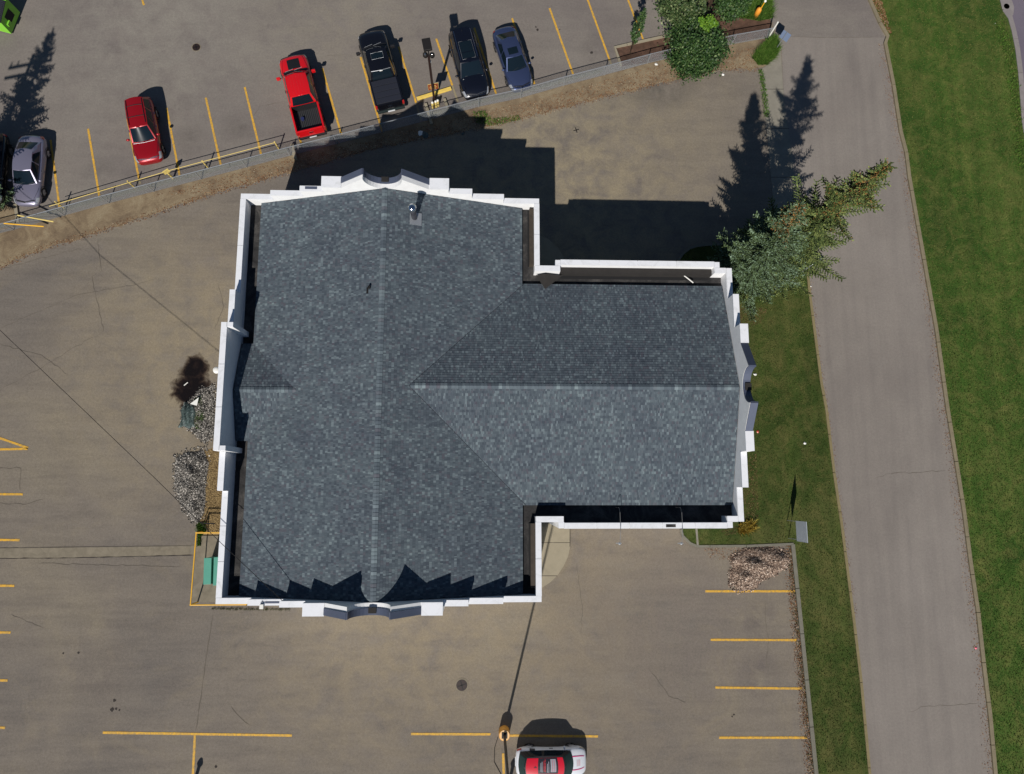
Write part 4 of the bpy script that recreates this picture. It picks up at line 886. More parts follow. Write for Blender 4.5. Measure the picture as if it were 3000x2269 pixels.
# litter and small debris
def rag(px, py, s, label, mat=m_whitep, z=.01):
    c = at(px, py); mb = MB(); n = 7; ring = [(c.x + s * random.uniform(.6, 1.2) * math.cos(k * 2 * math.pi / n), c.y + s * random.uniform(.5, 1.1) * math.sin(k * 2 * math.pi / n), z + random.uniform(0, .03)) for k in range(n)]
    mb.add([(c.x, c.y, z + .07)] + ring, [(0, k + 1, (k + 1) % n + 1) for k in range(n)])
    return tag(mb.build('litter', mat), label, 'litter')
rag(1923, 190, .13, 'white paper scrap on the dirt just left of the big bushy tree'); rag(2118, 219, .12, 'white scrap on the asphalt right of the bushy tree')
rag(1232, 390, .26, 'crumpled white plastic in the shade below the lamp post'); rag(1245, 396, .3, 'grey green plastic sheet in the shade below the lamp post', m_tarp)
rag(1356, 392, .16, 'small grey rag in the shade on the dirt verge', m_tarp); rag(2914, 71, .16, 'white paper on the grass near the far street')
rag(2858, 1899, .1, 'bright pink scrap beside the east kerb of the road', plain('pink_plastic', srgb(235, 110, 130), .5)); rag(2219, 1266, .1, 'red can on the grass by the east gable', plain('red_can', srgb(190, 70, 40), .4), .08)
rag(2356, 1299, .1, 'white scrap on the middle of the narrow lawn', z=.08); rag(2210, 1098, .12, 'white feather-like scrap on the grass by the east scoop', z=.08)
rag(2375, 840, .07, 'small white cup in the gutter beside the spruce', z=.01)
for k, (px, py, s) in enumerate([(335, 2053, .1), (340, 2077, .09), (328, 2080, .13), (350, 2081, .06), (1575, 88, .1), (1570, 80, .07), (1640, 87, .05), (2145, 2100, .05), (2150, 2094, .06), (632, 2247, .09), (1733, 155, .12), (230, 1913, .07), (185, 1915, .06)]):
    c = at(px, py - (0)); mb = MB(); pts_ = [(c.x + s * random.uniform(.6, 1.2) * math.cos(a), c.y + s * random.uniform(.6, 1.2) * math.sin(a)) for a in np.linspace(0, 5.6, 9)]
    mb.sheet(pts_, .0025).build('oil_spot', m_seam, lot if py > 400 else lotn)
tag(MB().tube([at(1459, 2160, .01), at(1449, 2192, .01), at(1448, 2233, .01), at(1467, 2268, .01), at(1480, 2300, .01)], .018, 5).build('cable', m_blackm), 'thin black cable lying beside the round yellow lamp base', 'cable')

# manholes
def manhole(px, py, r, label, mat):
    c = at(px, py, .004); e = empty('manhole', c, 0, label, 'manhole')
    MB().lathe([(r * 1.22, 0), (r * 1.2, .004), (r * 1.02, .005)], n=28).build('frame', m_swale, e); MB().lathe([(r, .005), (r * .98, .012), (.01, .013)], n=28).build('cover', mat, e)
    for a in (0, R(90)):
        MB().box(-r * .85, r * .85, -.03, .03, .0135, .017, a + .3).build('rib', m_blackm, e)
manhole(575, 139, .27, 'dark round manhole cover in the upper parking lot', m_brown); manhole(1353, 2008, .34, 'round drain cover with a cross in the lot south of the building', m_brown); manhole(1688, 382, .24, 'faint paved-over manhole in the lot north of the wing', m_lot)

# ------------------------------------------------------------------ lamp posts and signs
lp = empty('light_pole', at(1273, 299), 0, 'dark brown light pole with a square floodlight and two round lamps at the fence', 'light pole')
MB().box(-.07, .07, -.07, .07, 0, 5.05).build('pole', m_brown, lp)
MB().box(-.12, .12, -.12, .12, .0, .35).build('base', m_brown, lp)
fh = MB().box(-.27, .27, -.38, .38, 0, .2).build('floodlight', m_blackm, lp, bevel=.03); fh.location = (-.12, .75, 5.05); fh.rotation_euler = (R(8), 0, R(12))
MB().tube([(0, 0, 5.0), (-.02, .4, 5.1)], .04, 6).build('arm', m_blackm, lp)
for s_ in (-1, 1):
    MB().lathe([(.02, 0), (.12, .04), (.17, .16), (.16, .28), (.08, .36), (.01, .38)], (s_ * .21, .1, 4.85), 14).build('round_lamp', m_blackm, lp, smooth=True)
    MB().lathe([(.01, .0), (.08, .02), (.01, .07)], (s_ * .21, .02, 5.22), 10).build('sensor', m_chrome, lp, smooth=True)
MB().lathe([(.01, 0), (.1, .05), (.1, .12), (.01, .2)], (.02, .07, 4.35), 12).build('junction_dome', m_whitep, lp, smooth=True)
sgn = MB().box(-.34, .34, -.015, .015, 1.35, 1.95).build('sign_plate', m_rust, lp); sgn.location = (.02, -.0 + .1, 0); sgn.rotation_euler = (0, 0, R(13))
sgn2 = MB().box(-.36, .36, -.01, .01, 1.33, 1.97).build('sign_backing', m_yelf, lp); sgn2.location = (.025, .118, 0); sgn2.rotation_euler = (0, 0, R(13))
for k, (zz, ww) in enumerate(((1.78, .4), (1.62, .5), (1.48, .36))):
    q = MB().box(-ww / 2, ww / 2, -.006, .006, zz - .02, zz + .02).build('lettering', m_yelf, lp); q.location = (.016, .078, 0); q.rotation_euler = (0, 0, R(13))
for k, x in enumerate((1268.5, 1278, 1284)):
    b = at(x, 316 - k * 3); e = empty('bollard', b, 0, ('left', 'middle', 'right')[k] + ' of the three short cream bollards at the foot of the brown light pole', 'bollard', 'bollards at the light pole foot')
    MB().tube([(0, 0, 0), (0, 0, .62)], .09, 10).build('post', m_yelf, e); MB().lathe([(.09, .6), (.07, .68), (.01, .71)], n=10).build('cap', m_whitep, e)
sp_ = empty('street_lamp', at(1477, 2142.6), 0, 'tall dark lamp post on a round yellow concrete base in the south lot', 'lamp post')
MB().lathe([(.34, 0), (.34, .7), (.31, .74), (.2, .745)], n=26).build('base', plain('yellow_concrete', srgb(224, 160, 70), .8, vary=.15, vs=5), sp_)
MB().lathe([(.3, .75), (.3, .756), (.16, .757)], n=24).build('base_top', plain('peach_concrete', srgb(240, 196, 140), .8, vary=.1, vs=5), sp_)
MB().box(-.17, .17, -.17, .17, .757, .79).build('anchor_plate', m_blackm, sp_)
MB().tube([(0, 0, .77), (0, 0, 11.9)], .085, 12, .06).build('pole', plain('dark_green_steel', srgb(40, 44, 46), .5), sp_, smooth=True)
for s_ in (-1, 1): MB().box(s_ * .2 - .02 if s_ > 0 else -.9, .9 if s_ > 0 else -.18, -.17, .17, 11.75, 11.92).build('lamp_head', m_blackm, sp_, bevel=.03)
for nm, px in (('right', 1490), ('left', 567)):  # unseen posts, added to throw dark marks onto the bottom edge
    q = empty('shadow_post', at(px, 2300), 0, 'unseen dark post added below the bottom edge to cast a shadow, ' + nm + ' one of two', 'post', 'unseen shadow-casting posts below the bottom edge')
    MB().tube([(0, 0, 0), (0, 0, 1.25)], .1, 10).build('post', m_blackm, q); MB().lathe([(.14, 1.0), (.18, 1.1), (.1, 1.3)], n=10).build('cap', m_blackm, q)
el = empty('street_light', at(2273, 849, .08), 0, 'slim grey street light leaning its head out of the spruce over the road kerb', 'street light')
MB().tube([(0, 0, 0), (0, 0, 5.0), (.12, .1, 5.15), (.35, .28, 5.2)], .045, 8, .035).build('pole', m_galv, el)
hd = MB().box(-.24, .24, -.12, .12, 0, .10).build('lamp_head', m_galv, el, bevel=.03); hd.location = (.5, .42, 5.16); hd.rotation_euler = (R(-10), R(-12), R(42))
gl = MB().box(-.2, .2, -.1, .1, -.04, .0).build('lens', m_whitep, el); gl.location = (.5, .42, 5.15); gl.rotation_euler = (R(-10), R(-12), R(42))
# board sign on the lawn
bs = empty('sign_board', at(2308, 1553, .07), 0, 'blank pale grey board sign on two thin posts on the narrow lawn', 'sign')
y0 = at(2307, 1525).y - at(2308, 1553).y; y1 = at(2309, 1577).y - at(2308, 1553).y
for y in (y0, y1): MB().tube([(0, y, 0), (0, y, 2.45)], .022, 6).build('post', m_galv, bs)
MB().box(-.035, -.01, y1 - .1, y0 + .03, 1.28, 2.72).build('board', m_signw, bs)
MB().box(-.012, .03, y1 + .08, y1 + .35, 1.3, 1.5).build('rider_plate', m_signw, bs)
fp = empty('fence_end_post', at(2250, 112), 0, 'cream painted end post of the chain link fence', 'post')
MB().tube([(0, 0, 0), (0, 0, 1.68)], .055, 10).build('post', m_whitep, fp); MB().lathe([(.06, 1.66), (.05, 1.72), (.01, 1.74)], n=10).build('cap', m_whitep, fp)
ss = empty('street_sign', at(2271, 148), 0, 'small blue-grey sign plate on a thin post beside the sidewalk corner', 'sign')
MB().tube([(0, 0, 0), (0, 0, 2.0)], .025, 8).build('post', m_galv, ss)
pl = MB().box(-.012, .012, -.32, .32, 1.2, 1.95).build('plate', plain('blue_grey_sign', srgb(112, 128, 156), .6), ss); pl.location = (.04, 0, 0); pl.rotation_euler = (0, 0, R(52))
hy = empty('utility_marker', at(2211, 52, .008), 0, 'orange utility riser with a white-topped marker stake in the tall grass', 'utility marker')
MB().lathe([(.19, 0), (.19, .75), (.17, .9), (.08, 1.0), (.01, 1.02)], n=18).build('riser', m_orange, hy, smooth=True); MB().tube([(.12, .08, .6), (.14, .1, 1.5)], .035, 8).build('stake', m_yel, hy)
MB().lathe([(.03, 0), (.09, .05), (.09, .14), (.02, .2)], (.14, .1, 1.48), 12).build('stake_cap', m_whitep, hy, smooth=True)

# ------------------------------------------------------------------ dumpster
c = at(8, 52, 0); dz = 1.45
# lid corners measured at lid height, foot from the visible lower edges
db = empty('dumpster', at(12, 62), R(-14), 'lime green waste dumpster with a black ribbed lid in the top left corner', 'dumpster')
MB().add([(-1.0, -.85, .12), (.92, -.85, .12), (.92, .85, .12), (-1.0, .85, .12), (-1.0, -.8, 1.2), (.92, -.8, 1.2), (.92, .85, 1.5), (-1.0, .85, 1.5)],
         [(3, 2, 1, 0), (0, 1, 5, 4), (1, 2, 6, 5), (2, 3, 7, 6), (3, 0, 4, 7), (4, 5, 6, 7)]).build('body', m_lime, db)
lidz = lambda y: 1.2 + (y + .8) / 1.65 * .3 + .02
MB().add([(-1.02, -.84, lidz(-.84)), (.94, -.84, lidz(-.84)), (.94, .62, lidz(.62)), (-1.02, .62, lidz(.62)), (-1.02, -.84, lidz(-.84) + .05), (.94, -.84, lidz(-.84) + .05), (.94, .62, lidz(.62) + .05), (-1.02, .62, lidz(.62) + .05)],
         [(3, 2, 1, 0), (4, 5, 6, 7), (0, 1, 5, 4), (1, 2, 6, 5), (2, 3, 7, 6), (3, 0, 4, 7)]).build('lid', m_lidblk, db)
for k in range(12):
    y = -.78 + k * .12; q = MB().box(-.96, .88, -.025, .025, 0, .035).build('lid_rib', m_lidblk, db); q.location = (0, y, lidz(y) + .05); q.rotation_euler = (R(10), 0, 0)
MB().box(.921, .935, -.3, .4, .45, 1.1).build('decal', m_memdark, db); MB().box(.9, 1.02, -.6, -.25, .55, .75).build('fork_pocket', m_lime, db)
MB().box(.1, .35, -.87, -.851, .6, .72).build('vent_slot', m_memdark, db)

# ------------------------------------------------------------------ vehicles
def lerp(a, b, t): return a + (b - a) * t
SEC = [(.80, 0, 0), (1.0, .30, 0), (1.0, .68, 0), (.955, .93, 0), (.86, 1, .22), (.62, 1, .70), (.32, 1, .93), (0, 1, 1)]
def make_shell(st):
    def section(s):
        x, w_, zb, zs, zc = s; half = [(w_ * a, zb + (zs - zb) * b + (zc - zs) * c_) for a, b, c_ in SEC]
        return [(x, -y, z) for y, z in half] + [(x, y, z) for y, z in half[::-1][1:]]
    return section
def body_pt(st, x, s, off=0.0):
    """point of the shell at length x and section parameter s in [-1, 1] (0 = centre line of the top)"""
    st = sorted(st, key=lambda q: q[0]); i = 0
    while i < len(st) - 2 and st[i + 1][0] < x: i += 1
    t = (x - st[i][0]) / (st[i + 1][0] - st[i][0]); S = [lerp(a, b, t) for a, b in zip(st[i], st[i + 1])]
    f = (1 - abs(s)) * (len(SEC) - 1); k = min(int(f), len(SEC) - 2); u = f - k
    a, b, c_ = [lerp(SEC[k][j], SEC[k + 1][j], u) for j in range(3)]
    y = S[1] * a; z = S[2] + (S[3] - S[2]) * b + (S[4] - S[3]) * c_
    return Vector((x, (-1 if s < 0 else 1) * (y + off * (a > .5)), z + off * (1 - (a > .97))))
def patch(st, x0, x1, s0, s1, name, mat, par, off=.012, nx=4, ns=4, skew=0):
    mb = MB(); vs = []
    for i in range(nx + 1):
        for j in range(ns + 1):
            s = lerp(s0, s1, j / ns); x = lerp(x0, x1, i / nx) + skew * (j / ns - .5); vs.append(body_pt(st, x, s, off))
    fs = [(i * (ns + 1) + j, (i + 1) * (ns + 1) + j, (i + 1) * (ns + 1) + j + 1, i * (ns + 1) + j + 1) for i in range(nx) for j in range(ns)]
    return mb.add(vs, fs).build(name, mat, par, smooth=True)
def cabin(par, mat, zb_f, zb_r, xwb, xrf, xrr, xrb, wb, wr, zr, wbr=None, wrr=None, crown=.05, bf=.12, bb=.08, bs=.03, pillars=(.02, .36, .40, .70, .74, .97), gmat=None, rearglass=True, tg=(.05, .93), frontm=None):
    wbr = wbr or wb; wrr = wrr or wr; gmat = gmat or m_glass
    def side(S, u, t, off=0):
        if S == 'F': y0, y1 = -lerp(wb, wr, t), lerp(wb, wr, t); y = lerp(y0, y1, u); x = lerp(xwb, xrf, t) + bf * (1 - (2 * u - 1) ** 2) * (1 - .35 * t) - .0; z = lerp(zb_f, zr, t) + crown * t * (1 - (2 * u - 1) ** 2); n_ = Vector((.6, 0, .8))
        elif S == 'B': y0, y1 = -lerp(wbr, wrr, t), lerp(wbr, wrr, t); y = lerp(y0, y1, u); x = lerp(xrb, xrr, t) - bb * (1 - (2 * u - 1) ** 2); z = lerp(zb_r, zr, t) + crown * t * (1 - (2 * u - 1) ** 2); n_ = Vector((-.6, 0, .8))
        else:
            sg = 1 if S == 'L' else -1; xf, xb = lerp(xwb, xrf, t), lerp(xrb, xrr, t); x = lerp(xf, xb, u); y = sg * (lerp(lerp(wb, wr, t), lerp(wbr, wrr, t), u) + bs * 4 * u * (1 - u)); z = lerp(lerp(zb_f, zb_r, u), zr, t) + .035 * t * 4 * u * (1 - u); n_ = Vector((0, sg * .9, .4))
        return Vector((x, y, z)) + n_ * off
    mb = MB()
    def grid(S, u0, u1, t0, t1, off, nu=8, ntt=3):
        vs = [side(S, lerp(u0, u1, i / nu), lerp(t0, t1, j / ntt), off) for i in range(nu + 1) for j in range(ntt + 1)]
        fs = [(i * (ntt + 1) + j, (i + 1) * (ntt + 1) + j, (i + 1) * (ntt + 1) + j + 1, i * (ntt + 1) + j + 1) for i in range(nu) for j in range(ntt)]
        return vs, fs
    for S in 'FBLR': mb.add(*grid(S, 0, 1, 0, 1, 0))
    k = 10; vs = []; fs = []
    for i in range(k + 1):
        for j in range(k + 1):
            u, v = i / k, j / k; F_, B_ = side('F', v, 1), side('B', v, 1); p = F_.lerp(B_, u); p.z += .035 * 4 * u * (1 - u)
            ylim = lerp(wr, wrr, u) + bs * 4 * u * (1 - u); p.y = lerp(-ylim, ylim, v); vs.append(p)
    fs = [(i * (k + 1) + j, (i + 1) * (k + 1) + j, (i + 1) * (k + 1) + j + 1, i * (k + 1) + j + 1) for i in range(k) for j in range(k)]
    mb.add(vs, fs); mb.build('cabin', mat, par, smooth=False)
    o = par.children[-1] if False else None
    mb = MB().add(*grid('F', .05, .95, tg[0] * .2, .95, .010)); mb.build('windshield', gmat, par, smooth=True)
    if rearglass: MB().add(*grid('B', .08, .92, .08, .92, .010)).build('rear_window', gmat, par, smooth=True)
    for S in 'LR':
        for a, b in zip(pillars[::2], pillars[1::2]): MB().add(*grid(S, a, b, tg[0], tg[1], .010, 5)).build('side_window', m_glass, par, smooth=True)
    def roofpt(u, v, off=.012):
        F_, B_ = side('F', v, 1), side('B', v, 1); p = F_.lerp(B_, u); p.z += .035 * 4 * u * (1 - u) + off; return p
    return side, roofpt
def smooth_all(par):
    for o in par.children:
        if o.type == 'MESH' and o.name.split('.')[0] in ('body', 'cabin'):
            me = o.data; bm = bmesh.new(); bm.from_mesh(me); bmesh.ops.remove_doubles(bm, verts=bm.verts, dist=.004); bmesh.ops.recalc_face_normals(bm, faces=bm.faces)
            for f in bm.faces: f.smooth = True
            for e in bm.edges:
                if len(e.link_faces) == 2 and e.calc_face_angle(0) > R(48): e.smooth = False
            bm.to_mesh(me); bm.free()
_wheel = {}
def wheels(par, xs, yw, r, wdt=.22, rim=m_rim):
    key = (r, wdt, rim.name)
    if key not in _wheel:
        t = MB(); n = 22
        prof = [(r * .62, -wdt / 2), (r * .95, -wdt / 2), (r, -wdt * .32), (r, wdt * .32), (r * .95, wdt / 2), (r * .62, wdt / 2)]
        vs = []; fs = []
        for rr, y in prof:
            for k in range(n): a = 2 * math.pi * k / n; vs.append((rr * math.cos(a), y, rr * math.sin(a)))
        for i in range(len(prof) - 1):
            for k in range(n): fs.append((i * n + k, i * n + (k + 1) % n, (i + 1) * n + (k + 1) % n, (i + 1) * n + k))
        t.add(vs, fs); tm = t.build('tyre', m_tyre).data
        rb = MB(); vs = [(0, wdt * .36, 0)]; fs = []
        for k in range(20): a = 2 * math.pi * k / 20; vs.append((r * .64 * math.cos(a), wdt * (.30 if k % 4 < 2 else .44), r * .64 * math.sin(a)))
        for k in range(20): fs.append((0, k + 1, (k + 1) % 20 + 1))
        rb.add(vs, fs); rm = rb.build('rim', rim).data
        for nme in ('tyre', 'rim'):
            for o in [q for q in col.objects if q.name.split('.')[0] == nme and q.parent is None]: bpy.data.objects.remove(o)
        _wheel[key] = (tm, rm)
    tm, rm = _wheel[key]
    for x in xs:
        for sg in (1, -1):
            wv = bpy.data.objects.new('wheel', tm); wv.location = (x, sg * yw, r); wv.rotation_euler = (0, 0, 0 if sg > 0 else math.pi); link(wv, par)
            q = bpy.data.objects.new('rim', rm); link(q, wv)
            mb = MB(); vs = []; fs = []; ra, rb_ = r + .035, r + .075; n = 14
            for k in range(n + 1):
                a = math.pi * k / n; vs += [(x + ra * math.cos(a), sg * (yw + wdt * .5 + .0), r + ra * math.sin(a) * .98), (x + rb_ * math.cos(a), sg * (yw + wdt * .5 + .015), r + rb_ * math.sin(a) * .98), (x + ra * math.cos(a), sg * (yw - wdt * .3), r + ra * math.sin(a) * .98)]
            for k in range(n): fs += [(3 * k, 3 * k + 1, 3 * k + 4, 3 * k + 3), (3 * k, 3 * k + 3, 3 * k + 5, 3 * k + 2)]
            mb.add(vs, fs).build('wheel_arch', m_trim, par)
def mirrors(par, x, y, z, mat, s=1.0):
    for sg in (1, -1):
        m = MB(); m.lathe([(.01, -.09), (.07, -.08), (.1, -.03), (.1, .03), (.06, .09), (.01, .1)], (0, 0, 0), 10)
        o = m.build('mirror', mat, par, smooth=True); o.location = (x, sg * (y + .12 * s), z); o.scale = (.75 * s, 1.15 * s, .8 * s)
        MB().box(-.03, .03, -.09, .03, -.02, .02).build('mirror_arm', m_trim, o)
def shell_body(par, st, mat):
    sec = make_shell(st); st = sorted(st, key=lambda q: q[0]); mb = MB(); n = len(SEC) * 2 - 1; vs = []; fs = []
    for s in st: vs += sec(s)
    for i in range(len(st) - 1):
        for k in range(n - 1): fs.append((i * n + k, i * n + k + 1, (i + 1) * n + k + 1, (i + 1) * n + k))
        fs.append((i * n + n - 1, i * n, (i + 1) * n, (i + 1) * n + n - 1))
    fs.append(tuple(range(n))); fs.append(tuple((len(st) - 1) * n + k for k in range(n))[::-1])
    return mb.add(vs, fs).build('body', mat, par, smooth=True, subsurf=2)
def seamline(st, par, x0, s0, x1, s1, n=8, r=.008):
    MB().tube([body_pt(st, lerp(x0, x1, i / n), lerp(s0, s1, i / n), .004) for i in range(n + 1)], r, 4).build('panel_gap', m_trim, par)
def carpaint(name, c, metal=.3, rough=.28, coat=1.0): return plain(name, c, rough, metal, coat)

def sedan(name, loc, rz, L, paint_, label, roofz=1.44, sunroof=False, glass=None):
    c = empty(name, loc, rz, label, 'car'); h = L / 2; k = h / 2.42
    st = [(h, .50, .34, .52, .58), (h - .06, .66, .28, .60, .68), (h - .22, .79, .24, .66, .76), (h - .5, .86, .22, .71, .84), (h - .95, .90, .21, .78, .92), (h - 1.5, .915, .2, .84, .96), (.3, .915, .2, .87, .98), (-.6, .915, .2, .89, 1.0), (-1.3, .915, .2, .92, 1.03),
          (-h + .65, .90, .22, .92, 1.06), (-h + .3, .85, .26, .88, 1.04), (-h + .1, .76, .3, .78, .95), (-h, .62, .36, .66, .78)]
    shell_body(c, st, paint_)
    side, rp_ = cabin(c, paint_, .93, .98, 1.02 * k, .30 * k, -1.02 * k, -1.80 * k, .775, .575, roofz - .05, wbr=.74, wrr=.55, gmat=glass, pillars=(.05, .42, .46, .78))
    for sg in (1, -1):
        patch(st, h - .52, h - .12, sg * .40, sg * .66, 'headlight', m_lamp, c, .012, skew=-.1)
        patch(st, -h + .07, -h + .30, sg * .38, sg * .62, 'taillight', m_tail, c, .012)
        patch(st, .9, .7, sg * .36, sg * .40, 'door_handle', m_chrome, c, .02, 1, 1) if False else None
        for x in (1.0 * k, -.12 * k, -1.15 * k): seamline(st, c, x, sg * .18, x - .02, sg * .44)
        for x in (.1, -.95): MB().box(x - .09, x + .09, sg * .915 - .015, sg * .915 + .015, .80, .83).build('door_handle', m_chrome, c)
        seamline(st, c, 1.3 * k, sg * .48, h - .34, sg * .30, r=.006)
    MB().tube([body_pt(st, h - .17 - .14 * abs(u), u * .36 if u else .001, .012) for u in np.linspace(-1, 1, 9)], .028, 6).build('grille', m_trim, c)
    MB().tube([body_pt(st, h - .12 - .10 * abs(u), u * .3 if u else .001, .02) for u in np.linspace(-1, 1, 9)], .012, 5).build('grille_bar', m_chrome, c)
    MB().box(-h - .012, -h + .02, -.26, .26, .5, .64).build('licence_plate', m_plate, c)
    wheels(c, (1.38 * k, -1.36 * k), .80, .325); mirrors(c, .86 * k, .84, .98, paint_)
    for y in (-.35, .2): MB().tube([(1.02 * k + .12 - abs(y) * .1, y, .955), (1.02 * k - .02, y + .42, 1.03)], .01, 4).build('wiper', m_trim, c)
    if sunroof:
        vs = [rp_(u, v) for u in np.linspace(.12, .46, 5) for v in np.linspace(.2, .8, 6)]; MB().add(vs, [(i * 6 + j, (i + 1) * 6 + j, (i + 1) * 6 + j + 1, i * 6 + j + 1) for i in range(4) for j in range(5)]).build('sunroof', m_glass, c)
    smooth_all(c); return c
def suv(name, loc, rz, L, paint_, label, W_=.95, roofz=1.76, hood=1.08, pano=False, bars=False, frame=False, glass=None):
    c = empty(name, loc, rz, label, 'suv'); h = L / 2
    st = [(h, .56, .42, .66, .74), (h - .07, .74, .34, .74, .84), (h - .24, .86, .3, .84, .95), (h - .55, W_ - .03, .28, .92, hood - .02), (h - 1.0, W_, .26, .97, hood + .02), (h - 1.4, W_, .25, 1.0, hood + .05), (.2, W_, .25, 1.0, 1.1), (-.8, W_, .25, 1.02, 1.1), (-h + .75, W_, .26, 1.03, 1.12), (-h + .3, W_ - .04, .3, 1.02, 1.12), (-h + .08, W_ - .12, .34, .95, 1.08), (-h, W_ - .22, .42, .82, .98)]
    shell_body(c, st, paint_)
    side, rp_ = cabin(c, paint_, 1.05, 1.08, h - 1.42, h - 2.12, -h + .48, -h + .16, W_ - .13, W_ - .31, roofz - .06, bf=.07, wbr=W_ - .15, wrr=W_ - .33, bs=.03, crown=.05, gmat=glass, pillars=(.06, .33, .36, .62, .66, .93))
    for sg in (1, -1):
        patch(st, h - .55, h - .12, sg * .42, sg * .66, 'headlight', m_lamp, c, .012, skew=-.1)
        patch(st, -h + .05, -h + .22, sg * .40, sg * .68, 'taillight', m_tail, c, .012)
        for x in (h - 1.45, h - 2.55, -h + 1.15): seamline(st, c, x, sg * .16, x - .02, sg * .44)
        for x in (h - 2.35, -h + 1.3): MB().box(x - .09, x + .09, sg * W_ - .015, sg * W_ + .015, .90, .93).build('door_handle', m_chrome, c)
        seamline(st, c, h - 1.2, sg * .48, h - .36, sg * .34, r=.007)
        MB().tube([rp_(u, .5 + sg * .44, .045) for u in np.linspace(.08, .95, 6)], .018, 5).build('roof_rail', m_trim if not frame else m_chrome, c)
    MB().add([body_pt(st, h - .16 + (.05 if a else 0) - .14 * abs(u), (u or .001) * .42, .01 + a * .0) + Vector((0, 0, 0)) for a in (0, 1) for u in np.linspace(-1, 1, 9)], [(i, i + 1, i + 10, i + 9) for i in range(8)]).build('grille', m_trim, c)
    for q in (.13, .07): MB().tube([body_pt(st, h - q - .10 * abs(u), (u or .001) * .34, .02) for u in np.linspace(-1, 1, 9)], .012, 5).build('grille_bar', m_chrome, c)
    MB().box(-h - .012, -h + .02, -.26, .26, .75, .88).build('licence_plate', m_plate, c)
    wheels(c, (h - .95, -h + 1.02), W_ - .12, .37, .24); mirrors(c, h - 1.62, W_ - .06, 1.12, paint_, 1.1)
    MB().tube([(h - 1.30, -.7, 1.08), (h - 1.24, 0, 1.10), (h - 1.30, .7, 1.08)], .012, 4).build('cowl_trim', m_galv, c)
    if bars:
        for u in (.34, .72): MB().tube([rp_(u, v, .03) for v in np.linspace(.04, .96, 7)], .022, 6).build('roof_bar', m_trim, c)
    if pano:
        for u0, u1 in ((.1, .26), (.28, .58)):
            vs = [rp_(u, v) for u in np.linspace(u0, u1, 5) for v in np.linspace(.18, .82, 6)]; MB().add(vs, [(i * 6 + j, (i + 1) * 6 + j, (i + 1) * 6 + j + 1, i * 6 + j + 1) for i in range(4) for j in range(5)]).build('sunroof', m_glass, c)
        MB().tube([rp_(u, v, .014) for u, v in ((.08, .16), (.08, .84), (.6, .84), (.6, .16), (.08, .16))], .008, 4).build('sunroof_frame', m_galv, c)
        MB().tube([rp_(.9, .5, .0), rp_(.9, .5, .08)], .02, 6).build('antenna', m_trim, c)
    smooth_all(c); return c
